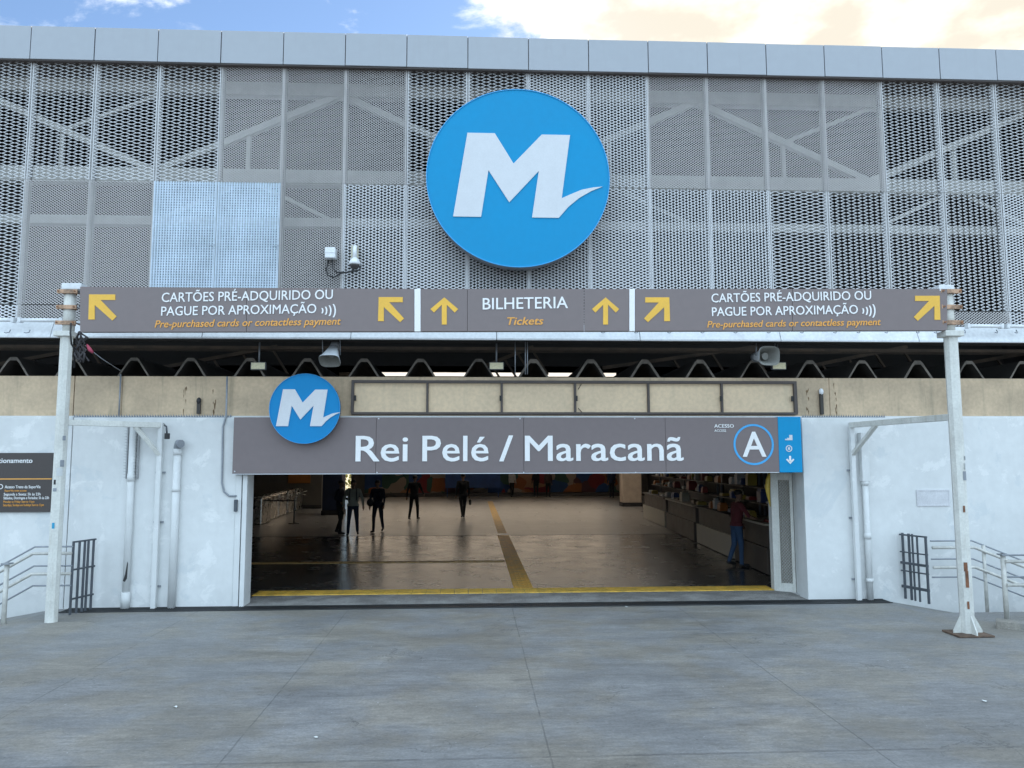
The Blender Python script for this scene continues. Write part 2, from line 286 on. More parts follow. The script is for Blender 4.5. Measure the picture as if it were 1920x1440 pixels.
# ------------------------------------------------------------------ mesh helpers
ORG = {}
class MB:
    def __init__(s): s.v = []; s.f = []; s.sm = []; s.mi = []
    def add(s, vs, fs, smooth=False, mi=0):
        o = len(s.v); s.v += [Vector(x) for x in vs]
        for f in fs: s.f.append([i+o for i in f]); s.sm.append(smooth); s.mi.append(mi)
        return s
    def box(s, x0, x1, y0, y1, z0, z1, mi=0):
        x0, x1 = min(x0, x1), max(x0, x1); y0, y1 = min(y0, y1), max(y0, y1); z0, z1 = min(z0, z1), max(z0, z1)
        return s.add([(x0,y0,z0),(x1,y0,z0),(x1,y1,z0),(x0,y1,z0),(x0,y0,z1),(x1,y0,z1),(x1,y1,z1),(x0,y1,z1)],
                     [(0,3,2,1),(4,5,6,7),(0,1,5,4),(1,2,6,5),(2,3,7,6),(3,0,4,7)], mi=mi)
    def bar(s, a, b, wd, th, up=(0, 1, 0), mi=0):
        """square bar a->b; th along `up`, wd across"""
        a, b = Vector(a), Vector(b); d = (b-a).normalized(); u = Vector(up); u = (u - d*u.dot(d)).normalized(); r = d.cross(u)
        q = [(-1,-1),(1,-1),(1,1),(-1,1)]
        vs = [p + r*(i*wd/2) + u*(j*th/2) for p in (a, b) for i, j in q]
        return s.add(vs, [(0,3,2,1),(4,5,6,7),(0,1,5,4),(1,2,6,5),(2,3,7,6),(3,0,4,7)], mi=mi)
    def tube(s, pts, r, n=10, mi=0, smooth=True):
        pts = [Vector(p) for p in pts]; rs = r if isinstance(r, (list, tuple)) else [r]*len(pts)
        vs, fs = [], []; prev = None
        for i, p in enumerate(pts):
            d = (pts[min(i+1, len(pts)-1)] - pts[max(i-1, 0)]).normalized()
            if prev is None:
                u = d.orthogonal().normalized()
            else:
                u = (prev - d*prev.dot(d)).normalized()
            prev = u; v = d.cross(u)
            for k in range(n):
                a = 2*math.pi*k/n; vs.append(p + (u*math.cos(a) + v*math.sin(a))*rs[i])
        for i in range(len(pts)-1):
            for k in range(n):
                k2 = (k+1) % n; fs.append((i*n+k, i*n+k2, (i+1)*n+k2, (i+1)*n+k))
        s.add(vs, fs, smooth, mi)
        s.add([vs[k] for k in range(n)], [tuple(range(n-1, -1, -1))], False, mi)
        s.add([vs[(len(pts)-1)*n+k] for k in range(n)], [tuple(range(n))], False, mi)
        return s
    def prism(s, poly, y0, y1, mi=0, smooth=False):
        """poly of (x,z), counter-clockwise seen from -Y; front at y0"""
        n = len(poly)
        ar = sum(poly[i][0]*poly[(i+1) % n][1] - poly[(i+1) % n][0]*poly[i][1] for i in range(n))
        if ar < 0: poly = poly[::-1]
        vs = [(x, y0, z) for x, z in poly] + [(x, y1, z) for x, z in poly]
        s.add(vs, [tuple(range(n)), tuple(range(2*n-1, n-1, -1))], False, mi)
        s.add(vs, [(i+n, (i+1) % n+n, (i+1) % n, i) for i in range(n)], smooth, mi)
        return s
    def ball(s, c, rx, ry=None, rz=None, n=12, mi=0):
        c = Vector(c); ry = ry or rx; rz = rz or rx; vs, fs = [], []
        h = n//2+1
        for j in range(h+1):
            t = math.pi*j/h
            for k in range(n):
                a = 2*math.pi*k/n; vs.append(c + Vector((rx*math.sin(t)*math.cos(a), ry*math.sin(t)*math.sin(a), rz*math.cos(t))))
        for j in range(h):
            for k in range(n):
                fs.append((j*n+k, (j+1)*n+k, (j+1)*n+(k+1) % n, j*n+(k+1) % n))
        return s.add(vs, fs, True, mi)
    def build(s, name, material, parent=None, origin=None, bevel=0.0, tag=None, recalc=True):
        if parent is not None: o = ORG[parent.name]
        elif origin is not None: o = Vector(origin)
        else:
            xs = [v.x for v in s.v]; ys = [v.y for v in s.v]; zs = [v.z for v in s.v]
            o = Vector(((min(xs)+max(xs))/2, (min(ys)+max(ys))/2, min(zs)))
        me = bpy.data.meshes.new(name)
        me.from_pydata([v - o for v in s.v], [], s.f)
        me.polygons.foreach_set('use_smooth', s.sm); me.polygons.foreach_set('material_index', s.mi)
        for mm in (material if isinstance(material, (list, tuple)) else [material]): me.materials.append(mm)
        bm = bmesh.new(); bm.from_mesh(me)
        if len(s.v) < 60000: bmesh.ops.remove_doubles(bm, verts=bm.verts, dist=1e-5)
        if recalc: bmesh.ops.recalc_face_normals(bm, faces=bm.faces)
        if bevel:
            ed = [e for e in bm.edges if len(e.link_faces) == 2 and e.calc_face_angle(0) > 0.6]
            bmesh.ops.bevel(bm, geom=ed, offset=bevel, segments=2, profile=0.5, affect='EDGES')
        bm.to_mesh(me); bm.free()
        ob = bpy.data.objects.new(name, me); C.objects.link(ob)
        if parent is not None: ob.parent = parent; ORG[ob.name] = o
        else: ob.location = o; ORG[ob.name] = o
        if tag: settag(ob, *tag)
        return ob
def settag(o, label, cat, group=None):
    o['label'] = label; o['category'] = cat
    if group: o['group'] = group
    return o
def thing(name, label, cat, loc, group=None):
    o = bpy.data.objects.new(name, None); C.objects.link(o); o.location = loc; o.empty_display_size = 0.2
    ORG[o.name] = Vector(loc); return settag(o, label, cat, group)
def structure(mb, name, material, **kw):
    o = mb.build(name, material, **kw); o['kind'] = 'structure'; return o

# ------------------------------------------------------------------ lettering
def text_geo(body, bold=0.0, shear=0.0, space=1.0):
    cu = bpy.data.curves.new('lettering', 'FONT'); cu.body = body; cu.size = 1.0; cu.offset = bold; cu.shear = shear; cu.space_character = space
    cu.resolution_u = 3; cu.fill_mode = 'BOTH'; cu.extrude = 0.0
    ob = bpy.data.objects.new('lettering', cu); C.objects.link(ob)
    dg = bpy.context.evaluated_depsgraph_get(); ev = ob.evaluated_get(dg); me = bpy.data.meshes.new_from_object(ev)
    vs = [v.co.copy() for v in me.vertices]; fs = [tuple(p.vertices) for p in me.polygons]
    bpy.data.meshes.remove(me); bpy.data.objects.remove(ob); bpy.data.curves.remove(cu)
    return vs, fs
_caph = {}
def capheight(bold):
    if bold not in _caph:
        vs, _ = text_geo('H', bold); _caph[bold] = (min(v.y for v in vs), max(v.y for v in vs))
    return _caph[bold]
def write(mb, body, x0, x1, z0, zc, y, bold=0.0, shear=0.0, depth=0.004, mi=0, yfun=None, space=1.0):
    """letters between x0..x1, baseline z0, cap top zc, front face at y"""
    vs, fs = text_geo(body, 0.0, shear, space)
    if bold:                     # heavier weight: the outline drawn again a little to each side
        v0, f0, n0_ = vs, fs, len(vs); vs, fs = [], []
        for q, (dx, dy) in enumerate(((-1, -.6), (1, .6), (-1, .6), (1, -.6), (0, 0))):
            fs += [tuple(i+q*n0_ for i in f) for f in f0]; vs += [Vector((v.x+dx*bold, v.y+dy*bold, q*.0004)) for v in v0]
    a, b = min(v.x for v in vs), max(v.x for v in vs); lo, hi = capheight(0.0); lo -= bold*.6; hi += bold*.6
    sx = (x1-x0)/(b-a); sz = (zc-z0)/(hi-lo)
    yf = yfun or (lambda x: y)
    pts = [(x0+(v.x-a)*sx, z0+(v.y-lo)*sz, v.z) for v in vs]
    front = [(x, yf(x)-o, z) for x, z, o in pts]
    mb.add(front, fs, False, mi)
    # give the letters their real thickness: side walls along boundary edges
    cnt = {}
    for f in fs:
        for i in range(len(f)):
            e = (f[i], f[(i+1) % len(f)]); k = tuple(sorted(e)); cnt.setdefault(k, []).append(e)
    sv, sf = [], []
    for k, l in cnt.items():
        if len(l) == 1:
            i, j = l[0]; n = len(sv)
            sv += [front[i], front[j], (front[j][0], front[j][1]+depth, front[j][2]), (front[i][0], front[i][1]+depth, front[i][2])]
            sf.append((n, n+1, n+2, n+3))
    mb.add(sv, sf, False, mi)

# ------------------------------------------------------------------ planes of the place
YW = 12.95       # white entrance wall
YF = 12.70       # mesh screen of the upper storey
ZT = lambda py, Y, px=960: P(px, py, Y).z
z_walltop = ZT(783, YW); z_beige = ZT(706, YW)

# ================================================================== SETTING
# ground: the platform in front of the entrance, with a ramp going down at both ends along the wall
XL, XR, YR = G(80, 1150).x, G(1722, 1150).x, 11.8
g = MB()
S = 900.0
g.add([(-S, -S, 0), (S, -S, 0), (S, YR, 0), (XR, YR, 0), (XR, YW, 0), (XL, YW, 0), (XL, YR, 0), (-S, YR, 0)], [(0, 1, 2, 3, 6, 7), (3, 4, 5, 6)])
structure(g, 'ground', M_ground, origin=(0, 0, 0))
rp = MB()
for x0, sg in ((XR, 1), (XL, -1)):
    xe = x0 + sg*9.0; ze = -1.6
    rp.add([(x0, YR, 0), (xe, YR, ze), (xe, YW+.1, ze), (x0, YW+.1, 0)], [(0, 1, 2, 3)])
    rp.add([(x0, YR, 0), (xe, YR, 0), (xe, YR, ze)], [(0, 1, 2)])
    rp.add([(xe, YR, ze), (xe+sg*30, YR, ze), (xe+sg*30, YW+.1, ze), (xe, YW+.1, ze)], [(0, 1, 2, 3)])
structure(rp, 'ramp', M_ground, origin=(0, 0, 0))
# far terrain beyond / around the station (fills the view through the station's far door and to the horizon)
cb = MB()
pa, pb = G(1868, 1176), G(1990, 1204)
cb.bar((pa.x, pa.y, 0.05), (pb.x+1.5, pb.y-0.35, 0.05), 0.22, 0.12, (0, 0, 1))
structure(cb, 'kerb', M_ground, bevel=0.012)
yth0 = G(960, 1139.5).y; yth1 = YW+.005; yth2 = G(960, 1113.5).y
XOL, XOR = P(456, 1000, YW).x, P(1511, 1000, YW).x
t_ = MB(); t_.box(XOL-0.05, XOR+.02, yth1, yth2, -0.1, 0.012)
structure(t_, 'threshold', M_thr, bevel=0.006)
yjoin = G(960, 1004).y
YB = 51.0
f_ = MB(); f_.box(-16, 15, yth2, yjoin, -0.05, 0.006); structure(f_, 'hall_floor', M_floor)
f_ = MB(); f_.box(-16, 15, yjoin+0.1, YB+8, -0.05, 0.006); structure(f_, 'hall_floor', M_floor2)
f_ = MB(); f_.box(-16, 15, yjoin, yjoin+0.1, -0.05, 0.003); structure(f_, 'floor_joint', M_halld)

# drain grate along the wall
gx0, gx1 = G(112, 1148).x, G(1680, 1133).x
gr = thing('drain_grate', 'long dark iron drain grate in the pavement along the station entrance', 'drain grate', ((gx0+gx1)/2, (yth0+yth1)/2, 0))
ya, yb_ = yth0, yth1-0.012
b = MB(); b.box(gx0, gx1, ya, yb_, 0.002, 0.004); b.build('channel', M_black, gr)
b = MB(); b.box(gx0, gx1, ya, ya+0.02, 0.0045, 0.016); b.box(gx0, gx1, yb_-0.02, yb_, 0.0045, 0.016)
b.build('frame', M_grate, gr)
b = MB(); x = gx0+0.02
while x < gx1: b.box(x, x+0.014, ya+0.02, yb_-0.02, 0.0045, 0.014); x += 0.034
b.build('grating', M_grate, gr)

# tactile paving
def tactile(name, label, x0, x1, y0, y1, m_, along_x, skew=0.0, step=0.25):
    mb = MB()
    n = max(1, round(((x1-x0) if along_x else (y1-y0))/step))
    for i in range(n):
        if along_x:
            a = x0+(x1-x0)*i/n; e = x0+(x1-x0)*(i+1)/n-0.008; mb.box(a, e, y0, y1, 0.0, 0.016)
            for q in range(5): mb.box(a+0.02+q*(e-a-.03)/5, a+0.02+q*(e-a-.03)/5+0.022, y0+0.03, y1-0.03, 0.016, 0.021)
        else:
            a = y0+(y1-y0)*i/n; e = y0+(y1-y0)*(i+1)/n-0.008; o = skew*(i+.5)/n; mb.box(x0+o, x1+o, a, e, 0.0, 0.012)
            for q in range(4): mb.box(x0+o+0.03+q*(x1-x0)/4, x0+o+0.03+q*(x1-x0)/4+0.03, a+0.01, e-0.01, 0.012, 0.017)
    return mb.build(name, m_, tag=(label, 'tactile paving'))
yt0, yt1 = yth2+0.03, G(960, 1104.5).y
tactile('tactile_strip', 'yellow ribbed tactile strip running across the whole station doorway', XOL-0.1, G(1452, 1106).x, yt0, yt1, M_ystrip, True)
a0, a1 = G(963, 1102), G(999, 1102); e0 = G(939, 1012)
tactile('tactile_strip', 'bright yellow tactile path leading from the doorway into the hall', a0.x, a1.x, yt1+0.01, yjoin-.1, mat('orange_tactile_tile', (0.80, 0.43, 0.06), 0.6, var=0.25, scale=5, fine=0.15), False, skew=0)
tactile('tactile_strip', 'dull worn tactile path on the pale floor deep inside the hall', a0.x+.03, a1.x-.03, G(940, 1000).y, G(930, 940).y, M_ystripf, False, step=0.6)
q0, q1 = G(560, 1053), G(935, 1053)
tactile('tactile_strip', 'faded thin tactile branch crossing the shaded hall floor sideways', q0.x-2, a0.x-.01, q1.y-0.12, q1.y+0.14, M_ystripf, True)

# ================================================================== UPPER FACADE
joints = [55, 178, 297, 415, 531, 648, 765, 879, 993, 1105, 1217, 1326, 1436, 1544, 1653, 1760, 1868]
jx = [P(px, 88+px*0.025, YF-0.1).x for px in joints]
pitch = (jx[-1]-jx[0])/(len(jx)-1); jx0 = sum(v - i*pitch for i, v in enumerate(jx))/len(jx)
print('panel pitch', pitch)
NL, NR = 4, 5                            # extra panels beyond the picture on each side
zt = ZT(132, YF); z1 = ZT(349, YF); z2 = ZT(577, YF); z3 = ZT(607, YF)
fac = thing('upper_facade', 'white expanded metal screen facade with aluminium parapet above the station entrance', 'facade', (0, YF, z3))
zp0, zp1 = ZT(130, YF-0.1), ZT(70, YF-0.1)
for i in range(-NL-1, len(joints)+NR):
    x0 = jx0+i*pitch+0.006; x1 = x0+pitch-0.012
    b = MB(); dz = random.uniform(-0.004, 0.004); dy = random.uniform(-0.004, 0.004)
    b.box(x0, x1, YF-0.1+dy, YF+0.9, zp0+dz, zp1+dz); b.build('parapet_panel', M_alu, fac, bevel=0.006)
b = MB(); xa, xb = jx0-(NL+1)*pitch, jx0+(len(joints)+NR)*pitch
b.box(xa, xb, YF-0.085, YF+0.5, zp0-0.02, zp0-0.005); b.box(xa, xb, YF-0.07, YF+.8, zp0+.01, zp1-.008); b.build('drip_edge_and_backing', M_brown, fac)  # brown backing added behind the parapet keeps sun out of the panel gaps

def expanded(name, wd, ht, Lw, s, hw, tilt, bond=0.25, th=0.0):
    """expanded metal sheet: zigzag strands that meet at the bonds; x 0..wd, z 0..ht"""
    nb = max(2, round(wd/Lw)); Lw = wd/nb; nr = max(2, round(ht/(s/2))); h2 = ht/nr; a = h2/2
    uy, uz = -math.sin(tilt)*hw, math.cos(tilt)*hw
    vs, fs = [], []
    for k in range(nr+1):
        zc = k*h2; ph = 1 if k % 2 == 0 else -1; row = []
        for j in range(2*nb+1):
            xc = j*Lw/2; sg = ph if j % 2 == 0 else -ph
            for dx in ((-1, 1) if 0 < j < 2*nb else ((1,) if j == 0 else (-1,))):
                x = xc + dx*bond*Lw/4; x = min(max(x, 0), wd)
                if j == 0 and dx == 1: row.append((0, sg))
                row.append((x, sg))
                if j == 2*nb and dx == -1: row.append((wd, sg))
        o = len(vs)
        for x, sg in row:
            z = zc + sg*a
            for q in (-1, 1):
                zz = z+q*uz
                vs.append((x, q*uy, min(max(zz, 0), ht)))
        for i in range(len(row)-1):
            fs.append((o+2*i, o+2*i+2, o+2*i+3, o+2*i+1))
    return vs, fs
def panel_mesh(name, wd, ht, kind):
    if kind == 'open': vs, fs = expanded(name, wd, ht, 0.215, 0.060, 0.0078, R(-28)); mm = M_mesh
    elif kind == 'mid': vs, fs = expanded(name, wd, ht, 0.118, 0.050, 0.0112, R(-24)); mm = M_meshm
    elif kind == 'fine': vs, fs = expanded(name, wd, ht, 0.062, 0.042, 0.0090, R(-22)); mm = M_meshg
    else:
        n = 24; vs, fs = [], []
        for i in range(n*4+1):
            u = i/(n*4); ph = i % 4; y = (0, -0.016, -0.016, 0)[ph]
            vs += [(u*wd, y, 0), (u*wd, y, ht)]
        # perforated ribs: split every face into rows, leaving small slots on the webs
        v2, f2 = [], []; rows = 48
        for i in range(n*4):
            a, b_ = vs[2*i], vs[2*i+2]
            slot = (i % 4 == 3)
            if not slot:
                o = len(v2); v2 += [(a[0], a[1], 0), (b_[0], b_[1], 0), (b_[0], b_[1], ht), (a[0], a[1], ht)]; f2.append((o, o+1, o+2, o+3))
            else:
                for r in range(rows):
                    zA = ht*r/rows; zB = zA+ht/rows*0.5; o = len(v2)
                    v2 += [(a[0], a[1], zA), (b_[0], b_[1], zA), (b_[0], b_[1], zB), (a[0], a[1], zB)]; f2.append((o, o+1, o+2, o+3))
        vs, fs = v2, f2; mm = M_corr
    # narrow edge frame so that the sheet has real edges
    t = 0.012
    for (x0, x1, za, zb) in ((0, t, 0, ht), (wd-t, wd, 0, ht)):
        o = len(vs); vs += [(x0, -0.006, za), (x1, -0.006, za), (x1, -0.006, zb), (x0, -0.006, zb)]; fs.append((o, o+1, o+2, o+3))
    me = bpy.data.meshes.new(name); me.from_pydata(vs, [], fs); me.materials.append(mm); return me
cache = {}
up = {0: 'open', 1: 'open', 2: 'open', 3: 'open', 4: 'fine', 5: 'fine', 6: 'fine', 7: 'open', 8: 'open', 9: 'mid', 10: 'mid', 11: 'fine', 12: 'fine', 13: 'fine', 14: 'fine', 15: 'open', 16: 'open', 17: 'open'}
lo = {0: 'open', 1: 'fine', 2: 'fine', 3: 'corr', 4: 'corr', 5: 'fine', 6: 'mid', 7: 'mid', 8: 'mid', 9: 'mid', 10: 'mid', 11: 'mid', 12: 'mid', 13: 'open', 14: 'open', 15: 'open', 16: 'open', 17: 'mid'}
names = {'open': 'wide_mesh_panel', 'mid': 'pale_mesh_panel', 'fine': 'fine_mesh_panel', 'corr': 'ribbed_metal_panel'}
for ci in range(-NL, 18+NR):
    x0 = jx0+(ci-1)*pitch
    for row, (za, zb, tb) in enumerate(((z1, zt, up), (z2, z1-0.012, lo), (z3, z2-0.012, {}))):
        k = tb.get(ci, 'open' if ci % 3 else 'fine') if row < 2 else 'fine'
        if row == 2 and ci in (0, -1, 17, 18): k = 'mid'
        key = (k, row)
        if key not in cache: cache[key] = panel_mesh(names[k], pitch-(0.03 if k == 'open' else 0.008), zb-za, k)
        o = bpy.data.objects.new(names[k], cache[key]); C.objects.link(o); o.parent = fac
        o.location = Vector((x0+(0.015 if k == 'open' else 0.004), YF + random.uniform(-0.008, 0.004) - (0.012 if k == 'corr' else 0), za)) - ORG[fac.name]
        o.rotation_euler = (random.uniform(-0.004, 0.004), 0, random.uniform(-0.006, 0.006))
for i in range(-NL-1, 18+NR):
    x = jx0+i*pitch
    b = MB(); b.box(x-0.042, x+0.042, YF+0.022, YF+0.11, z3-0.05, zt+0.2); b.build('mullion', M_mull, fac)
# steel truss behind the screen
YT = YF+0.62
def zt_(py): return ZT(py, YT, 300)
chords = ((147, 178), (318, 346), (408, 424))
for a, c_ in chords:
    b = MB(); b.box(xa, xb, YT-0.1, YT+0.1, zt_(c_), zt_(a)); b.build('truss_chord', M_truss, fac)
n0, n1 = P(290, 318, YT).x, P(640, 175, YT).x; half = n1-n0
zl, zh = zt_(322), zt_(172)
for k in range(-5, 7):
    xA = n0+k*half; lowA = (k % 2 == 0)
    za, zb = (zl, zh) if lowA else (zh, zl)
    b = MB(); b.bar((xA, YT, za), (xA+half, YT, zb), 0.11, 0.11, (0, 1, 0)); b.build('truss_diagonal', M_truss, fac)
    mx = xA+half/2; mz = (za+zb)/2
    b = MB(); b.bar((mx, YT+.02, mz), (mx+(-0.55 if lowA else 0.55)*half, YT+.02, zh if not lowA else zl), 0.06, 0.06); b.build('truss_strut', M_truss, fac)
    b = MB(); b.bar((mx, YT+.02, zl), (mx, YT+.02, mz), 0.07, 0.07); b.build('truss_strut', M_truss, fac)
for k in range(-3, 5):
    xs = n0+k*2*half; b = MB()
    b.bar((xs, YT+.05, zt_(415)), (xs+half*.5, YT+.05, zl-.1), 0.06, 0.06); b.bar((xs+half, YT+.05, zt_(415)), (xs+half*.5, YT+.05, zl-.1), 0.06, 0.06); b.build('truss_strut', M_truss, fac)
# gutter beam under the screen
zg0, zg1 = ZT(638, YF-0.12), z3-0.004
x = jx0-(NL+1)*pitch; gl = P(660, 630, YF).x - P(384, 630, YF).x
x = P(384, 630, YF).x - 5*gl
while x < xb:
    b = MB(); b.add([(xx, yy, zz) for xx in (x+.004, x+gl-.004) for yy, zz in ((YF-.14, zg0), (YF-.14, zg0+.03), (YF-.03, zg1-.006), (YF+.04, zg1-.006), (YF+.04, zg0+.02))], [(0, 1, 2, 3, 4), (9, 8, 7, 6, 5)] + [(i, 5+i, 5+(i+1) % 5, (i+1) % 5) for i in range(5)]); b.build('gutter_section', M_gut, fac, bevel=0.008); x += gl
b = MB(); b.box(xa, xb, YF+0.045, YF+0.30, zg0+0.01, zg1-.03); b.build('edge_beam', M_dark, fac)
b = MB(); b.box(xa, xb, YF+0.9, YF+14.5, zp0+0.1, zp0+0.4); b.box(xa, xb, YF+3.4, YF+3.5, z3-0.3, zp0+0.1); b.build('roof_deck_and_added_back', M_dark, fac)  # second box: dark sheet added behind the screen to keep the void black
# pipes and hooks at the foot of the screen
def pipe_on_gutter(px0, px1, label):
    a, e = P(px0, 606, YF-0.2), P(px1, 607, YF-0.2)
    o = thing('tube_lamp', label, 'tube lamp', ((a.x+e.x)/2, YF-0.2, a.z), 'white tube lamps along the gutter')
    z = ZT(606, YF-0.2)
    b = MB(); b.tube([(a.x+.03, YF-.2, z), (e.x-.03, YF-.2, z)], 0.034, 10); b.build('tube', M_plw, o)
    for xx in (a.x, e.x-0.05):
        b = MB(); b.box(xx, xx+0.05, YF-.235, YF-.137, z-.038, z+.042); b.build('end_cap', M_gut, o, bevel=0.006)
pipe_on_gutter(-40, 27, 'white tube lamp on the gutter, leftmost one at the edge of view')
pipe_on_gutter(34, 118, 'white tube lamp on the gutter beside the left sign post')
pipe_on_gutter(1812, 1880, 'white tube lamp on the gutter beside the right sign post')
pipe_on_gutter(1886, 1990, 'white tube lamp on the gutter, rightmost one at the edge of view')
for px in [15, 52, 1608, 1660, 1719, 1752, 1806, 1866, 1903] + list(range(1130, 1600, 62)):
    p = P(px, 624, YF-0.15); b = MB()
    b.tube([(p.x+.03, YF-.142, p.z+.05), (p.x+.03, YF-.17, p.z+.005), (p.x, YF-.2, p.z-.01), (p.x-.035, YF-.19, p.z)], 0.008, 6)
    b.build('gutter_hook', M_rail, fac)

# ================================================================== ENTRANCE WALL
wall = thing('entrance_wall', 'white painted entrance wall with beige concrete band on top', 'wall', (0, YW, 0))
xo_l, xo_r = P(440, 1000, YW).x, P(1511, 1000, YW).x
def pier(name, x0, x1, zb):
    b = MB(); b.box(x0, x1, YW, YW+0.35, zb, z_walltop); return b.build(name, M_white, wall, bevel=0.01)
xgl = P(131, 900, YW).x; xgr = P(1797, 900, YW).x
pier('wall_panel', -22, xgl-0.006, -3); pier('wall_panel', xgl+0.006, xo_l, -3)
pier('wall_panel', xo_r, xgr-0.006, -3); pier('wall_panel', xgr+0.006, 26, -3)
b = MB(); b.box(xo_l, xo_r, YW+0.05, YW+0.35, ZT(886, YW), z_walltop); b.build('lintel', M_white, wall)
zb0 = z_walltop
for x0, x1 in ((-22, P(133, 740, YW).x-0.008), (P(133, 740, YW).x+0.004, P(223, 740, YW).x), (P(223, 740, YW).x+.006, P(1560, 740, YW).x), (P(1560, 740, YW).x+.006, P(1783, 740, YW).x-.006), (P(1783, 740, YW).x+.006, 26)):
    b = MB(); b.box(x0, x1, YW+0.10, YW+0.42, zb0+0.006, z_beige); b.build('concrete_band', M_beige, wall, bevel=0.008)
b = MB(); b.box(-22, 26, YW+0.04, YW+.1, zb0+0.002, zb0+0.03); b.build('ledge', M_white, wall)
# rust runs beside two posts of the band
M_runs = mat('rust_run', (0.16, 0.10, 0.05), 0.9, var=0.4, scale=10)
for px in (343, 400, 1517, 1568):
    b = MB()
    for k in range(7):
        xx = P(px, 700, YW).x+random.uniform(-.03, .03); zz = random.uniform(zb0+.1, z_beige-.1)
        pts = [(xx+random.uniform(-.012, .012), zz+random.uniform(-.05, .05)) for _ in range(3)]
        h = random.uniform(.03, .12); wv = random.uniform(.004, .012)
        b.prism([(xx-wv, zz), (xx+wv*.3, zz-h), (xx+wv, zz-.01), (xx+wv*.5, zz+.02)], YW+0.097, YW+0.101)
    b.build('rust_stain', M_runs, wall)
# anti-climb teeth along the top of the wall
def teeth(px0, px1, label):
    a, e = P(px0, 783, YW).x, P(px1, 783, YW).x; b = MB(); x = a; o = thing('spike_strip', label, 'spike strip', ((a+e)/2, YW+.02, z_walltop), 'spike strips along the wall top')
    b.box(a, e, YW+.01, YW+.035, z_walltop, z_walltop+.012); b.build('base', M_rail, o); b = MB()
    while x < e:
        b.add([(x, YW+.022, z_walltop+.012), (x+.03, YW+.022, z_walltop+.012), (x+.012, YW+.0, z_walltop+.06), (x+.015, YW+.03, z_walltop+.012)], [(0, 1, 2), (1, 3, 2), (3, 0, 2), (0, 3, 1)]); x += .042
    b.build('teeth', M_rail, o)
teeth(137, 432, 'grey metal spike strip on the wall top left of the station name board')
teeth(1505, 1660, 'short grey metal spike strip on the wall top beside the blue sign end')

# framed panels over the name board
pf = thing('panel_frame', 'dark brown frame with six beige blank panels above the name board', 'panel frame', P(1077, 777, YW))
zf0, zf1 = ZT(777, YW), ZT(713, YW)
def wx(px, py=745, Y=None): return P(px, py, Y or YW).x
yf0 = YW+0.02
b = MB(); b.box(wx(658), wx(1496), yf0, YW+.095, zf1-0.045, zf1); b.box(wx(658), wx(1496), yf0, YW+.095, zf0, zf0+.04)
b.box(wx(658), wx(663), yf0, YW+.095, zf0+.04, zf1-.045); b.box(wx(1490), wx(1496), yf0, YW+.095, zf0+.04, zf1-.045); b.build('outer_frame', M_brown, pf, bevel=0.004)
divs = [663, 801, 941, 1079, 1217, 1355, 1490]
for i, d in enumerate(divs[1:-1]):
    b = MB(); b.box(wx(d)-.018, wx(d)+.018, yf0+.004, YW+.095, zf0+.04, zf1-.045); b.build('divider', M_brown, pf)
for i in range(6):
    b = MB(); b.box(wx(divs[i])+(.02 if i else 0), wx(divs[i+1])-(.02 if i < 5 else 0), YW+.07, YW+.095, zf0+.042, zf1-.047); b.build('blank_panel', M_beige2, pf)
for d in (666, 939, 1082, 1353, 1487):
    b = MB(); zc = (zf0+zf1)/2; b.box(wx(d)-.02, wx(d)+.012, yf0-.012, yf0+.02, zc-.06, zc+.03); b.build('latch', M_black, pf, bevel=.004)
b = MB()
for (u0, v0, u1, v1) in ((1084, 730, 1090, 720), (1084, 765, 1092, 774)):
    b.tube([P(u0, v0, YW+.06), P(u1, v1, YW+.06)], .006, 6)
b.build('corner_brace', M_brown, pf)

# ================================================================== STATION NAME BOARD
YN = YW-0.16
nb = thing('station_name_board', 'long grey station name board reading Rei Pelé / Maracanã over the doorway', 'station sign', P(970, 888, YN))
zn0, zn1 = ZT(888, YN), ZT(782.5, YN)
nx = lambda px, py=835: P(px, py, YN).x
nz_ = lambda py: ZT(py, YN)
cuts = [437, 705, 982, 1248, 1460]
for i in range(4):
    b = MB(); b.box(nx(cuts[i])+(0.002 if i else 0), nx(cuts[i+1])-0.002, YN, YN+.14, zn0+.012, zn1); b.build('board_panel', M_name, nb, bevel=.004)
b = MB(); b.box(nx(1460), nx(1503), YN-.004, YN+.14, zn0+.004, zn1+.01); b.build('blue_end_panel', M_blue, nb, bevel=.004)
b = MB(); b.box(nx(437), nx(1459.5), YN-.003, YN+.15, zn0, zn0+.0105); b.build('bottom_trim', M_lettg, nb)
for wd_, u0, u1 in (('Rei', 667, 765), ('Pelé', 792, 916), ('/', 936, 962), ('Maracanã', 984, 1281)):
    b = MB(); write(b, wd_, nx(u0), nx(u1), nz_(864.5), nz_(817), YN-.012, bold=0.009, depth=.010); b.build('station_name_lettering', M_lett, nb)
def ring(b, cx, cz, r0, r1, y0, y1, n=64):
    for i in range(n):
        a, e = 2*math.pi*i/n, 2*math.pi*(i+1)/n
        q = [(cx+r*math.cos(t), cz+r*math.sin(t)) for r, t in ((r0, a), (r1, a), (r1, e), (r0, e))]
        b.add([(x, y0, z) for x, z in q] + [(x, y1, z) for x, z in q], [(0, 1, 2, 3), (1, 5, 6, 2), (0, 3, 7, 4)])
rc = P(1413, 833.5, YN); rr_ = (nx(1451)-nx(1375.5))/2
b = MB(); ring(b, rc.x, rc.z, rr_-.034, rr_, YN-.006, YN); b.build('access_ring', M_bluer, nb)
b = MB(); write(b, 'A', nx(1392), nx(1436), nz_(857.5), nz_(810), YN-.008, bold=.01, depth=.007); b.build('access_letter', M_lett, nb)
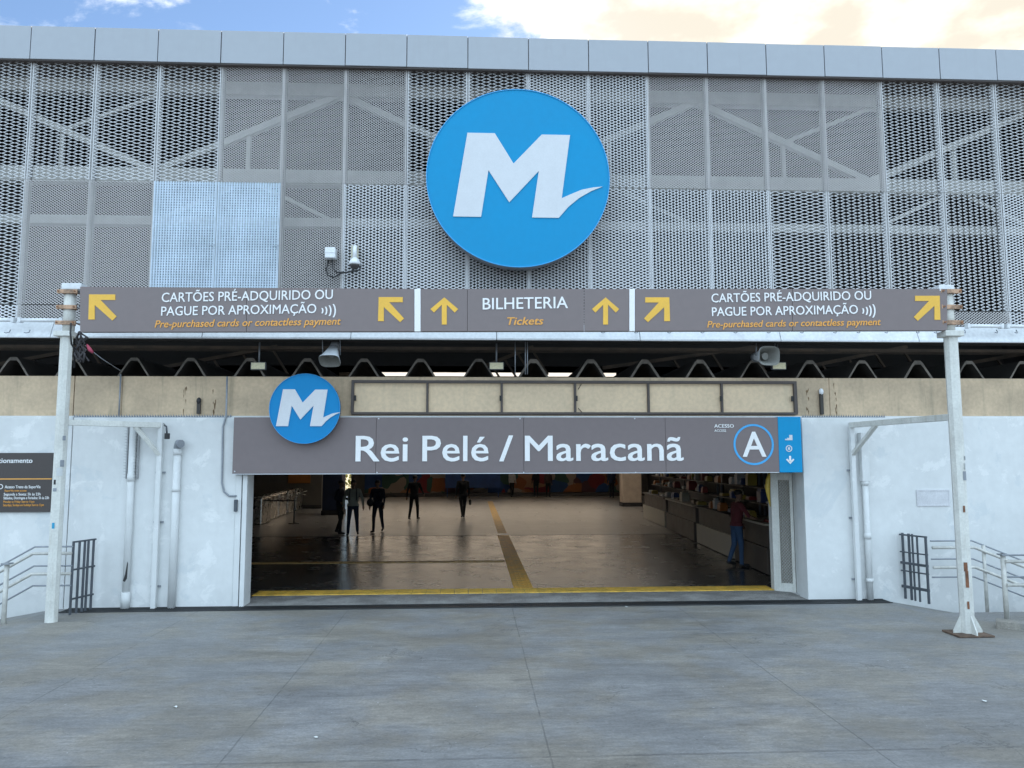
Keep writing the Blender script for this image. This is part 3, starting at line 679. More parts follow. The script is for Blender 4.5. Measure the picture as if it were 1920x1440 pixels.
b = MB(); write(b, 'ACESSO', nx(1340), nx(1377), nz_(802), nz_(795.5), YN-.006, bold=.012); write(b, 'ACCESS', nx(1340), nx(1362), nz_(810), nz_(805.5), YN-.006, bold=.012); b.build('access_lettering', M_lett, nb)
yb0 = YN-.010
b = MB(); px_ = lambda x, y: (nx(x), nz_(y))
b.prism([px_(1472, 826), px_(1486, 826), px_(1486, 816), px_(1480, 816), px_(1480, 821.5), px_(1476, 821.5), px_(1476, 823.5), px_(1472, 823.5)], yb0, yb0+.005); b.build('stairs_symbol', M_lettg, nb)
b = MB(); cc = P(1479, 841, YN); ring(b, cc.x, cc.z, .040, .056, yb0, yb0+.005, 28); b.prism([(cc.x-.018, cc.z-.022), (cc.x+.018, cc.z-.022), (cc.x+.018, cc.z+.022), (cc.x-.018, cc.z+.022)], yb0, yb0+.005); b.build('lift_symbol', M_lettg, nb)
b = MB(); b.prism([px_(1478.4, 856), px_(1482, 856), px_(1482, 867), px_(1478.4, 867)], yb0, yb0+.005)
b.prism([px_(1472.5, 863), px_(1475, 861.3), px_(1480.2, 867), px_(1480.2, 871.5)], yb0, yb0+.005); b.prism([px_(1488, 863), px_(1485.5, 861.3), px_(1480.2, 867), px_(1480.2, 871.5)], yb0, yb0+.005); b.build('down_arrow', M_lett, nb)
for px, py in ((707, 886), (1192, 886), (982, 886), (1190, 785), (975, 785), (440, 884), (710, 785)):
    b = MB(); p = P(px, py, YN); b.ball((p.x, YN-.002, p.z), .012, .008, .012, 8); b.build('fixing_bolt', M_lettg, nb)

# ================================================================== ROUND LOGO SIGNS
LOGO = [(690,540),(803,540),(880,668),(997,542),(1115,542),(1078,812),(1110,797),(1160,775),(1210,764),(1248,760),(1200,780),(1150,810),(1105,848),(1065,895),(955,895),(984,698),(862,832),(777,698),(747,895),(633,895)]
def round_sign(label, cx, cy, rp, Y, thick, mface, mlogo, sx=1.0):
    c = P(cx, cy, Y); r = (P(cx+rp, cy, Y).x - P(cx-rp, cy, Y).x)/2
    o = thing('round_logo_sign', label, 'logo sign', (c.x, Y, c.z-r))
    n = 96
    b = MB(); b.prism([(c.x+r*math.cos(2*math.pi*i/n), c.z+r*math.sin(2*math.pi*i/n)) for i in range(n)], Y, Y+.02); b.build('face', mface, o)
    b = MB(); ring(b, c.x, c.z, r-.008*r, r*1.0, Y-.014, Y, n); b.build('edge_lip', M_bluer, o)
    b = MB(); b.prism([(c.x+r*.992*math.cos(2*math.pi*i/n), c.z+r*.992*math.sin(2*math.pi*i/n)) for i in range(n)], Y+.021, Y+thick, smooth=True); b.build('sign_case', M_rim, o)
    b = MB(); b.prism([(c.x+(x-900)/378*r*sx, c.z+(725-y)/378*r*sx) for x, y in LOGO], Y-.016, Y-.001); b.build('logo', mlogo, o)
    return o, c, r
round_sign('huge round blue sign with white M logo on the mesh screen', 972, 332.5, 172, YF-0.42, 0.26, M_blue, M_lettg)
_, c2, r2 = round_sign('small round blue M logo sign overlapping the name board', 571.5, 766, 66.5, YN-0.16, 0.12, M_blue2, M_lettg, 1.12)

# ================================================================== WAYFINDING GANTRY
pl, pr = G(96, 1166), G(1815, 1190)
def gyf(x): return pl.y + (pr.y-pl.y)*(x-pl.x)/(pr.x-pl.x)     # the sign band runs straight from post to post
pd = Vector((pr.x-pl.x, pr.y-pl.y, 0)).normalized()
def PG(px, py, off=0.0):
    """point of the sign face seen at this pixel (vertical plane through both posts, off metres in front)"""
    d = ray(px, py); n = Vector((pd.y, -pd.x, 0)); q = Vector((pl.x, pl.y, 0)) + n*(0.13+off)
    return EYE + d*((q-EYE).dot(n)/d.dot(n))
nrm = Vector((pd.y, -pd.x, 0))
def slab(b, corners, t, off, mi=0):
    """flat plate from 4 pixel corners (tl,tr,br,bl), front face off in front of the sign plane, t thick"""
    f = [PG(x, y, off) for x, y in corners]; k = [p - nrm*t for p in f]
    b.add(f+k, [(0, 3, 2, 1), (4, 5, 6, 7), (0, 1, 5, 4), (1, 2, 6, 5), (2, 3, 7, 6), (3, 0, 4, 7)], mi=mi)
def polyplate(b, pts, t, off):
    f = [PG(x, y, off) for x, y in pts]; k = [p - nrm*t for p in f]; n = len(f)
    b.add(f+k, [tuple(range(n-1, -1, -1)), tuple(range(n, 2*n))] + [(i, (i+1) % n, (i+1) % n+n, i+n) for i in range(n)])
def gwrite(b, body, px0, px1, pyb, pyc, **kw):
    a, e = PG(px0, pyb, .008), PG(px1, pyb, .008); zc = PG((px0+px1)/2, pyc, .008).z
    zb = PG((px0+px1)/2, pyb, .008).z
    write(b, body, a.x, e.x, zb, zc, 0, yfun=lambda x: a.y+(e.y-a.y)*(x-a.x)/(e.x-a.x), **kw)
def top(px): return 537.5+(541.5-537.5)*(px-150)/630 if px < 780 else 541.5
def arrow_nw(b, x0, y0, x1, y1, flip=False):
    W_ = x1-x0; H_ = y1-y0; t = W_*0.205
    pts = [(x0, y0), (x1-W_*.04, y0), (x1-W_*.04, y0+t), (x0+W_*.42, y0+t), (x1+W_*.01, y1-t*.72), (x1-t*.72, y1), (x0+t, y0+t+H_*.19), (x0+t, y1-H_*.04), (x0-W_*.03, y1-H_*.04)]
    if flip: pts = [(x0+x1-x, y) for x, y in pts][::-1]
    polyplate(b, pts, .006, .007)
def arrow_up(b, x0, y0, x1, y1):
    cx = (x0+x1)/2; W_ = x1-x0; H_ = y1-y0; t = W_*.09
    pts = [(cx, y0), (x1, y0+H_*.43), (x1-t*1.4, y0+H_*.56), (cx+t, y0+H_*.27), (cx+t, y1), (cx-t, y1), (cx-t, y0+H_*.27), (x0+t*1.4, y0+H_*.56), (x0, y0+H_*.43)]
    polyplate(b, pts, .006, .007)
def waves(b, xs, yc, hs):
    for x, h in zip(xs, hs):
        n = 8; o_, i_ = [], []
        for k in range(n+1):
            a = -0.95+1.9*k/n; o_.append((x+h*.36*math.cos(a)-h*.36*.58, yc+h*.62*math.sin(a))); i_.append((x-2.6+h*.36*math.cos(a)-h*.36*.58, yc+h*.60*math.sin(a)))
        polyplate(b, o_ + i_[::-1], .006, .007)
# three sign boards
def board(label, x0, x1):
    p = PG((x0+x1)/2, 622); o = thing('wayfinding_sign', label, 'direction sign', (p.x, p.y, p.z), 'wayfinding signs over the entrance')
    return o
yb_l, yb_r = 622.5, 619.5
def bot(px): return yb_l+(yb_r-yb_l)*(px-150)/1628
def panel(o, x0, x1, name='sign_panel', m_=None, off=0.0, t=.09):
    b = MB(); slab(b, [(x0, top(x0)), (x1, top(x1)), (x1, bot(x1)), (x0, bot(x0))], t, off); return b.build(name, m_ or M_sign, o, bevel=.003)
s1 = board('grey direction sign with yellow arrows pointing up left, prepaid cards text', 150, 777)
panel(s1, 150, 461.5); panel(s1, 462.2, 776.5)
b = MB(); gwrite(b, 'CARTÕES PRÉ-ADQUIRIDO OU', 303, 624, 563.5, 546, bold=.007); b.build('white_lettering', M_lett, s1); b = MB(); gwrite(b, 'PAGUE POR APROXIMAÇÃO', 302, 593, 589.5, 572.5, bold=.007); b.build('white_lettering', M_lett, s1); b = MB(); waves(b, (605, 611.5, 618.5, 626), 582.5, (10, 15, 20, 25)); b.build('contactless_symbol', M_lett, s1)
b = MB(); gwrite(b, 'Pre-purchased cards or contactless payment', 290, 639, 611.5, 598, bold=.012, shear=.22); b.build('orange_lettering', M_orange, s1)
for (x0, y0, x1, y1) in ((167, 552, 218, 601), (710, 557, 757, 604)):
    b = MB(); arrow_nw(b, x0, y0, x1, y1); b.build('arrow', M_yel, s1)
s2 = board('grey ticket office sign with upward yellow arrows reading BILHETERIA', 788, 1180)
panel(s2, 789, 876); panel(s2, 876.6, 1095); panel(s2, 1095.6, 1179.5)
b = MB(); gwrite(b, 'BILHETERIA', 905, 1065, 579, 557.5, bold=.007); b.build('white_lettering', M_lett, s2)
b = MB(); gwrite(b, 'Tickets', 951, 1019, 609, 594.5, bold=.016, shear=.22); b.build('orange_lettering', M_orange, s2)
for x0, x1 in ((807, 859), (1110, 1161)):
    b = MB(); arrow_up(b, x0, 557.5, x1, 608.5); b.build('arrow', M_yel, s2)
panel(s2, 777, 788.5, 'white_divider', M_lett, .004); panel(s2, 1180, 1190.5, 'white_divider', M_lett, .004)
s3 = board('grey direction sign with yellow arrows pointing up right, prepaid cards text', 1190, 1778)
panel(s3, 1191, 1485.6); panel(s3, 1486.2, 1776)
b = MB(); gwrite(b, 'CARTÕES PRÉ-ADQUIRIDO OU', 1334, 1634, 564.5, 548, bold=.007); b.build('white_lettering', M_lett, s3); b = MB(); gwrite(b, 'PAGUE POR APROXIMAÇÃO', 1335, 1609, 590.5, 574, bold=.007); b.build('white_lettering', M_lett, s3); b = MB(); waves(b, (1619, 1625.5, 1631.5, 1638), 583, (10, 15, 20, 25)); b.build('contactless_symbol', M_lett, s3)
b = MB(); gwrite(b, 'Pre-purchased cards or contactless payment', 1326, 1652, 612, 599.5, bold=.012, shear=.22); b.build('orange_lettering', M_orange, s3)
for (x0, y0, x1, y1) in ((1208, 557.5, 1255, 604), (1714, 554.5, 1762, 601.5)):
    b = MB(); arrow_nw(b, x0, y0, x1, y1, True); b.build('arrow', M_yel, s3)
# posts
def sign_post(label, base, pxtop, pytop, flat, stickers, side):
    o = thing('sign_post', label, 'sign post', (base.x, base.y, 0), 'posts carrying the direction signs')
    r = 0.09
    ztop = EYE.z + (ray(pxtop, pytop).z/ray(pxtop, pytop).y)*base.y
    zm = EYE.z + (ray(pxtop, 628).z/ray(pxtop, 628).y)*base.y
    b = MB(); b.tube([(base.x, base.y, 0.0), (base.x, base.y, zm)], r, 8, smooth=False); b.build('shaft', M_pole, o)
    b = MB(); b.tube([(base.x+side*.02, base.y, zm), (base.x+side*.02, base.y, ztop-.07)], r*.92, 20); b.build('upper_tube', M_pole, o)
    b = MB(); b.box(base.x-.13+side*.06, base.x+.13+side*.10, base.y-.11, base.y+.08, ztop-.07, ztop+.03); b.build('cap', M_gut, o, bevel=.012)
    b = MB(); b.box(base.x-.14, base.x+.12, base.y-.13, base.y+.1, zm-.035, zm+.045); b.build('flange', M_pole, o, bevel=.01)
    for py in (549, 578, 607):
        z = EYE.z + (ray(pxtop, py).z/ray(pxtop, py).y)*base.y
        c_ = MB(); c_.tube([(base.x+side*.02, base.y, z-.028), (base.x+side*.02, base.y, z+.028)], r*1.02, 20)
        cl = c_.build('clamp', M_rust, o)
        c_ = MB(); c_.box(base.x-.15+side*.02, base.x+.15+side*.02, base.y-r-.022, base.y-r+.01, z-.03, z+.03); c_.build('clamp_plate', mat('pale_rusty_plate', (0.42, 0.27, 0.18), .8, var=.5, scale=14), cl, bevel=.004)
        c_ = MB()
        for q in (-.12, .12): c_.tube([(base.x+q+side*.02, base.y-r-.05, z), (base.x+q+side*.02, base.y+.12, z)], .012, 6)
        c_.build('bolt', M_rust, cl)
        c_ = MB(); c_.box(min(base.x, base.x+side*.23), max(base.x, base.x+side*.23), base.y-.05, base.y-.03, z-.012, z+.012); c_.build('bracket', M_rail, o)
    if flat:
        b = MB(); b.box(base.x-.24, base.x+.24, base.y-.2, base.y+.2, 0.004, .028); b.build('base_plate', mat('rusty_base_plate', (.13, .085, .06), .85, var=.4, scale=9), o, bevel=.006)
        b = MB()
        for dx, dy in ((1, 0), (-1, 0), (0, 1), (0, -1)):
            a = Vector((base.x, base.y, 0)); d = Vector((dx, dy, 0)); q = Vector((-dy, dx, 0))*.008
            vs = [a+d*.09+q+Vector((0, 0, .028)), a+d*.2+q+Vector((0, 0, .028)), a+d*.2+q+Vector((0, 0, .06)), a+d*.09+q+Vector((0, 0, .26))]
            b.add(vs + [v-2*q for v in vs], [(0, 1, 2, 3), (7, 6, 5, 4), (0, 4, 5, 1), (1, 5, 6, 2), (2, 6, 7, 3), (3, 7, 4, 0)])
        b.build('gusset', M_pole, o)
    for (py, dx, wv, h, mm) in stickers:
        z = EYE.z + (ray(pxtop, py).z/ray(pxtop, py).y)*base.y
        b = MB(); a0_ = -math.pi/2 + dx; vs, fs = [], []
        for k in range(5):
            a = a0_ + wv*(k/4-.5)
            for zz in (z, z+h): vs.append((base.x+(r+.003)*math.cos(a), base.y+(r+.003)*math.sin(a), zz))
        for k in range(4): fs.append((2*k, 2*k+2, 2*k+3, 2*k+1))
        b.add(vs, fs); b.build('sticker', mm, o)
    return o
M_st = [mat('sticker_grey', (.25, .27, .3), .6), mat('sticker_blue', (.02, .3, .5), .5), mat('sticker_pale', (.6, .62, .62), .6), M_black, mat('rust_patch', (.2, .09, .05), .9, var=.4, scale=15)]
sign_post('white sign post on the left with rusty clamps and scraps of stickers', Vector((pl.x, pl.y, 0)), 132, 537, False,
          [(826, .9, .5, .07, M_st[0]), (875, .8, .6, .1, M_st[0]), (892, .5, .9, .12, M_st[2]), (908, -.15, .35, .07, M_st[3]), (921, -.1, .6, .05, M_st[0]), (990, .0, .42, .085, M_st[1])], 1)
sign_post('white sign post on the right with peeling paint and rusty base plate', Vector((pr.x, pr.y, 0)), 1790, 541, True,
          [(862, .9, .7, .05, M_st[0]), (880, .9, .9, .09, M_st[2]), (900, .4, .7, .12, M_st[0]), (960, -.1, .3, .09, M_st[4]), (1070, -.35, .5, .12, M_st[4]), (1100, -.25, .45, .22, M_st[4]), (1140, -.3, .3, .1, M_st[4])], -1)
# cable bundle at the left post
b = MB(); o = thing('cable_bundle', 'tangled dark cables hanging beside the left sign post', 'cable', P(150, 690, 11.2))
q = lambda x, y, Y: P(x, y, Y)
b.tube([q(133, 606, 11.0), q(132, 625, 10.98), q(134, 645, 11.0), q(140, 655, 11.1), q(139, 690, 11.15)], .013, 6); b.build('cable', M_black, o)
b = MB()
for k in range(9):
    x0 = 150+random.uniform(-4, 8); pts = [q(147+k*.4, 622, 11.05)]
    for t in range(1, 6): pts.append(q(x0+random.uniform(-9, 9), 622+t*11+random.uniform(-3, 3), 11.1+random.uniform(-.05, .05)))
    b.tube(pts, random.uniform(.008, .018), 6)
b.build('tangle', mat('dusty_cable', (.05, .045, .048), .8, var=.3), o)
b = MB(); b.tube([q(163, 646, 11.1), q(168, 655, 11.1), q(174, 661, 11.1)], [.012, .03, .018], 8); b.build('red_wrap', M_red, o)
b = MB(); b.tube([q(160, 648, 11.1), q(190, 672, 11.6), q(226, 695, 12.3)], .006, 5); b.build('stay_wire', M_rail, o)

# tie brackets from post to wall
def tie(label, px_in, base, pyw, pyb, px_b):
    X = P(px_in, 800, YW-.1).x; z = EYE.z + (ray(px_in, pyw).z/ray(px_in, pyw).y)*(YW-.1)
    o = thing('tie_bracket', label, 'bracket', (X, YW-.1, 0), 'steel brackets tying the posts to the wall')
    b = MB(); b.bar((base.x, base.y, z), (X, YW-.08, z), .08, .09, (0, 0, 1)); b.build('arm', M_gatew, o, bevel=.006)
    zb = EYE.z + (ray(px_b, pyb).z/ray(px_b, pyb).y)*(YW-.1)
    dx = (base.x-X); f = .28
    b = MB(); b.bar((X+dx*f, YW-.08+(base.y-YW+.08)*f, z-.03), (X, YW-.09, zb), .06, .06, (0, 1, 0)); b.build('brace', M_gatew, o, bevel=.004)
    b = MB(); b.bar((X, YW-.08, 0), (X, YW-.08, z+.04), .075, .075, (0, 1, 0)); b.build('wall_post', M_white, o, bevel=.006)
    for zz in (.33, 1.35, 2.15):
        b = MB(); b.box(X-.075, X+.075, YW-.03, YW-.005, zz, zz+.03); b.build('strap', M_rail, o)
    return o
tie('white steel bracket with diagonal brace from the left post to the wall', 301, pl, 797, 853, 303)
tie('white steel bracket with diagonal brace from the right post to the wall', 1597, pr, 797, 852, 1594)

# ================================================================== PIPES ON THE WALL
def wpipe(label, pts, r, mm=M_white, parts=(), cat='pipe', name='drain_pipe', Y=YW-.06):
    pp = [P(x, y, Y) for x, y in pts]
    if pts[-1][1] > 1100: pp[-1].z = 0.0
    o = thing(name, label, cat, (pp[-1].x, Y, max(0, pp[-1].z)))
    if len(pp) == 2: pp[1].x = pp[0].x = (pp[0].x+pp[1].x)/2
    b = MB(); b.tube(pp, r, 12); b.build('pipe', mm, o)
    for (py, h, rr2) in parts:
        x0, y0 = pts[0]; z = ZT(py, Y); b = MB(); b.tube([(pp[0].x, Y, z-h/2), (pp[0].x, Y, z+h/2)], rr2, 12); b.build('collar', mm, o)
    return o, pp
o, pp = wpipe('white wall pipe with rows of anti-climb spikes on its upper part', [(249, 796), (236, 1139)], .055, parts=((893, .12, .062), (1117, .25, .07)))
sb = MB(); x = pp[0].x
for sgn in (-1, 1):
    z = ZT(893, YW)
    while z < ZT(800, YW):
        sb.tube([(x+sgn*.075, YW-.05, z), (x+sgn*.125, YW-.09, z+.012)], [.006, .001], 5); sb.tube([(x+sgn*.085, YW-.05, z), (x+sgn*.05, YW-.13, z+.012)], [.006, .001], 5); z += .047
    sb.box(x+sgn*.075, x+sgn*.095, YW-.06, YW-.004, ZT(895, YW), ZT(797, YW))
sb.build('spikes', mat('grey_spikes', (.38, .39, .40), .6), o)
b = MB(); b.add([(x-.03, YW-.118, ZT(1080, YW)), (x+.0, YW-.118, ZT(1068, YW)), (x+.028, YW-.118, ZT(1045, YW)), (x+.035, YW-.112, ZT(1048, YW)), (x+.03, YW-.112, ZT(1076, YW)), (x+.0, YW-.118, ZT(1082, YW))], [(0, 1, 2, 3, 4, 5)]); b.build('broken_hole', M_black, o)
o, pp = wpipe('white wall pipe topped by a curved vent cowl', [(330, 848), (324, 1138)], .06, parts=((846, .1, .068), (915, .08, .064)))
x = pp[0].x
b = MB(); z = ZT(843, YW); b.tube([(x, YW-.06, z-.02), (x, YW-.07, z+.05), (x+.035, YW-.12, z+.11), (x+.09, YW-.17, z+.10)], [.058, .058, .062, .066], 12); b.build('vent_cowl', M_rail, o)
o, pp = wpipe('white square downpipe box above a pipe near the wall plaque', [(1624, 905), (1630, 1122)], .05, parts=((908, .08, .06), (1010, .1, .058), (1095, .06, .062)))
x = pp[0].x; b = MB(); b.box(x-.065, x+.06, YW-.12, YW-.004, ZT(905, YW), ZT(812, YW)); b.build('duct_box', M_white, o, bevel=.006)
wpipe('thin grey conduit on the beige band left of the small round sign', [(226, 702), (223, 788)], .013, M_rail, cat='conduit', name='conduit', Y=YW+.07)
o, pp = wpipe('thin grey conduit bending into the door jamb below the name board', [(426, 706), (424, 780), (418, 800), (416, 905), (420, 922), (430, 930), (444, 930)], .015, M_rail, cat='conduit', name='conduit', Y=YW-.02)
wpipe('thin dark cable running down the wall beside the right sign post', [(1783, 730), (1799, 1080)], .009, M_fence, cat='cable', name='wall_cable', Y=YW-.012)
for px, y0, y1, lab, capm in ((372, 776, 745, 'small dark fixture on the beige band near the tie bracket', M_black), (1541.5, 777, 728, 'small dark conduit with white cap on the beige band', M_plw)):
    o = thing('wall_fixture', lab, 'fixture', P(px, y0, YW+.06))
    p0, p1 = P(px, y0, YW+.06), P(px, y1, YW+.06)
    b = MB(); b.box(p0.x-.028, p0.x+.028, YW+.04, YW+.097, p0.z, p1.z-.09); b.build('body', mat('dark_fixture', (.05, .045, .04), .7), o, bevel=.006)
    b = MB(); b.ball((p0.x, YW+.06, p1.z-.06), .04, .04, .06, 10); b.build('cap', capm, o)
# floodlight wall lamp at the bracket end
b = MB(); o = thing('wall_lamp', 'small black lamp hanging from the left bracket end', 'lamp', P(312, 822, YW-.2))
b.tube([P(308, 797, YW-.12), P(312, 800, YW-.2), P(313, 812, YW-.2)], .014, 8); b.build('arm', M_fence, o)
b = MB(); p = P(313.5, 818, YW-.2); b.box(p.x-.035, p.x+.035, p.y-.03, p.y+.03, p.z-.045, p.z+.05); b.build('head', M_black, o, bevel=.008)
# door jamb on the left and switch box
jb = thing('door_jamb', 'white sheet metal door jamb at the left side of the entrance', 'door jamb', (xo_l, YW, 0))
xj0, xj1, xj2 = P(438, 1000, YW).x, P(452, 1000, YW).x, P(463, 1000, YW).x
b = MB(); b.box(xo_l+.001, xj1-.01, YW-.02, YW+.3, 0, ZT(889, YW)-.0); b.build('jamb_face', M_white, jb, bevel=.008)
b = MB(); b.box(xj1-.008, xj1+.006, YW+.01, YW+.3, 0, ZT(889, YW)); b.build('guide_channel', M_fence, jb)
b = MB(); b.box(xj1+.008, xj2-.01, YW-.03, YW+.35, 0, ZT(889, YW)); b.build('jamb_return', M_white, jb, bevel=.008)
b = MB(); p = P(444, 945, YW-.03); b.box(p.x-.035, p.x+.015, YW-.075, YW-.021, ZT(956, YW), ZT(934, YW)); b.build('switch', M_fence, jb, bevel=.005)
# faded plaque
pq = MB(); a, e = P(1719, 949, YW), P(1779, 918, YW); y0_ = YW-.012
pq.box(a.x, e.x, y0_, YW-.001, a.z, e.z); pq.box(a.x, e.x, y0_-.006, y0_, e.z-.02, e.z); pq.box(a.x, e.x, y0_-.006, y0_, a.z, a.z+.02); pq.box(a.x, a.x+.02, y0_-.006, y0_, a.z+.02, e.z-.02); pq.box(e.x-.02, e.x, y0_-.006, y0_, a.z+.02, e.z-.02)
pq.build('wall_plaque', mat('painted_over_plaque', (.60, .60, .62), .7, var=.12, scale=3), tag=('painted over rectangular plaque on the white wall', 'plaque'))
# notice board on the left
YI = YW-.04
nbd = thing('notice_board', 'dark opening hours notice board with white and orange lines of text', 'notice board', P(20, 961, YI))
a, e = P(-92, 961, YI), P(100, 849, YI)
b = MB(); b.box(a.x, e.x, YI, YW-.002, a.z, e.z); b.build('panel', M_info, nbd, bevel=.004)
ix = lambda px: P(px, 900, YI).x
iz = lambda py: ZT(py, YI, 50)
b = MB(); b.box(a.x, ix(97), YI-.003, YI, iz(899), iz(897)); b.build('orange_line', M_orange, nbd)
b = MB(); write(b, 'Horário de funcionamento', ix(-88), ix(59), iz(868), iz(859), YI-.004, bold=.014)
write(b, 'Acesso Trens da SuperVia', ix(10), ix(77), iz(915.5), iz(910), YI-.004, bold=.012)
write(b, 'Segunda a Sexta: 5h às 23h', ix(9), ix(78), iz(929), iz(924), YI-.004, bold=.01)
write(b, 'Sábados, Domingos e Feriados: 5h às 23h', ix(9), ix(94), iz(936), iz(931), YI-.004, bold=.01); b.build('white_lettering', M_lett, nbd)
b = MB(); write(b, 'SuperVia train access', ix(10), ix(51), iz(921.5), iz(918), YI-.004, bold=.012)
write(b, 'Monday to Friday: 5am to 11pm', ix(9), ix(67), iz(942.5), iz(938.5), YI-.004, bold=.012)
write(b, 'Saturdays, Sundays and holidays: 5am to 11pm', ix(9), ix(85), iz(949), iz(944.5), YI-.004, bold=.012); b.build('orange_lettering', M_orange, nbd)
b = MB(); cc = P(1, 912.5, YI); ring(b, cc.x, cc.z, .030, .040, YI-.004, YI, 24); b.build('symbol', M_lett, nbd)

# ================================================================== FOLDED GATE AND RIGHT JAMB
ga, gb, gc = G(1452, 1108.5), G(1493, 1112.5), G(1512, 1119.5)
zt_g = ZT(889, 13.3)
fg = thing('folded_gate', 'cream folded gate leaf with tall perforated mesh window at the doorway edge', 'gate', (ga.x, ga.y, 0))
def leaf(p, q, z0, z1, t, name, mm, par, bev=.004):
    b = MB(); d = Vector((q.x-p.x, q.y-p.y, 0)).normalized(); n = Vector((-d.y, d.x, 0))*t
    vs = [Vector((p.x, p.y, z0)), Vector((q.x, q.y, z0)), Vector((q.x, q.y, z1)), Vector((p.x, p.y, z1))]
    b.add(vs + [v+n for v in vs], [(0, 1, 2, 3), (7, 6, 5, 4), (0, 4, 5, 1), (1, 5, 6, 2), (2, 6, 7, 3), (3, 7, 4, 0)]); return b.build(name, mm, par, bevel=bev)
lp = lambda t: ga.lerp(gb, t)
zw0, zw1 = .16, zt_g-.13
leaf(lp(0), lp(.34), .01, zt_g, .05, 'stile', M_gatew, fg); leaf(lp(.86), lp(1), .01, zt_g, .05, 'stile', M_gatew, fg)
leaf(lp(.342), lp(.858), .01, zw0, .05, 'bottom_rail', M_gatew, fg); leaf(lp(.342), lp(.858), zw1, zt_g, .05, 'top_rail', M_gatew, fg)
vs, fs = expanded('x', (lp(.858)-lp(.342)).length, zw1-zw0, .05, .056, .009, R(15))
d = (gb-ga).normalized(); b = MB(); o0 = lp(.342)
b.add([Vector((o0.x, o0.y, zw0)) + d*v[0] + Vector((-d.y, d.x, 0))*(.02+v[1]) + Vector((0, 0, v[2])) for v in vs], fs); b.build('mesh_window', M_galv, fg, recalc=False)
rj = thing('door_jamb', 'white plaster door jamb at the right side of the entrance', 'door jamb', (gc.x, gc.y, 0))
leaf(gb+Vector((.005, -.01, 0)), gc, 0, zt_g+.1, .06, 'jamb_face', M_white, rj, .008)
b = MB(); b.box(gc.x-.02, gc.x+.012, gc.y-.03, gc.y+.0, 0, zt_g); b.build('corner_bead', M_gatew, rj)
leaf(ga+Vector((.03, .02, 0)), Vector((26, yth2+.02, 0)), -3, z_beige-.1, .2, 'reveal_wall', M_white, rj, 0)
yh = MB(); yh.tube([P(1447, 884, 14.0), P(1441, 900, 14.0), P(1439, 915, 14.0), P(1441, 930, 14.0), P(1445, 950, 14.0)], [.05, .05, .045, .03, .012], 10)
yh.build('yellow_hose', M_yhose, tag=('yellow curved hose hanging beside the folded gate', 'hose'))

# ================================================================== RAILINGS
def rail_set(o, pts2, zs_thin, zs_thick, post_x, drop, mr, mt):
    """polyline of (x,y,z0) plan points; rails follow at given heights"""
    for zs, r, nm, mm in ((zs_thin, .013, 'thin_rail', mr), (zs_thick, .024, 'handrail', mt)):
        for z in zs:
            b = MB(); b.tube([(x, y - (.05 if r > .02 else 0), zz+z) for x, y, zz in pts2], r, 8); b.build(nm, mm, o)
yrr = 12.4
rg = thing('ramp_railing', 'grey and white ramp railing going down to the right along the wall', 'railing', (P(1745, 1130, yrr).x, yrr, 0), 'ramp railings')
xs0 = P(1744, 1014, yrr).x; xs1 = P(1822, 1014, yrr).x
zrail = [ZT(1014, yrr, 1790), ZT(1048, yrr, 1790), ZT(1082, yrr, 1790)]; zthick = [ZT(1026, yrr, 1790), ZT(1063, yrr, 1790)]
slope = -1.6/9.0*2.2
rail_set(rg, [(xs0, yrr, 0), (xs1, yrr, 0), (xs1+5, yrr, slope*5)], zrail, zthick, None, slope, M_rail, M_railw)
for px in (1846, 1960):
    x = P(px, 1060, yrr).x; dz = slope*(x-xs1)
    b = MB(); b.tube([(x, yrr, -.15+dz), (x, yrr, zrail[0]+dz)], .028, 8); b.build('post', M_railw, rg)
ynr = G(1886, 1173).y
rn = thing('ramp_railing', 'white near railing beside the kerb at the right edge of view', 'railing', (P(1886, 1173, ynr).x, ynr, 0), 'ramp railings')
xn = P(1884, 1100, ynr).x
zn = [ZT(1041, ynr, 1885), ZT(1082, ynr, 1885)]; znk = [ZT(1052, ynr, 1885), ZT(1096, ynr, 1885)]
rail_set(rn, [(xn, ynr, 0), (xn+3.5, ynr, 0)], zn, znk, None, 0, M_rail, M_railw)
b = MB(); b.tube([(xn, ynr, .06), (xn, ynr, zn[0]+.02)], .034, 8); b.build('post', M_railw, rn)
b = MB(); b.tube([(xn+1.6, ynr, .06), (xn+1.6, ynr, zn[0]+.02)], .034, 8); b.build('post', M_railw, rn)
b = MB(); b.box(xn-.05, xn+.05, ynr-.06, ynr+.06, zn[0], zn[0]+.02); b.build('post_cap', M_rail, rn)
# picket gate on the right
pg = thing('picket_gate', 'dark grey steel picket gate standing open by the right railing', 'gate', (P(1744, 1130, yrr).x, yrr, 0))
qa, qb = P(1698, 1119, YW-.05), P(1743, 1132, yrr); qa.z = qb.z = 0; zpg = ZT(1008, 12.3, 1720)
for t in (0, .27, .42, .62, .98):
    p = qa.lerp(qb, t); hz = zpg + (.02 if t < .5 else 0)
    b = MB(); b.tube([(p.x, p.y, .02), (p.x, p.y, hz)], .022 if t in (0, .98, .27) else .017, 6, smooth=False); b.build('picket', M_fence, pg)
for z, th in ((zpg-.005, .025), (zpg-.29, .02), (zpg-.47, .04), (zpg-.60, .02), (zpg-.86, .045)):
    b = MB(); b.bar((qa.x-.05, qa.y, z), (qb.x+.01, qb.y, z), .03, th, (0, 0, 1)); b.build('cross_bar', M_fence, pg)
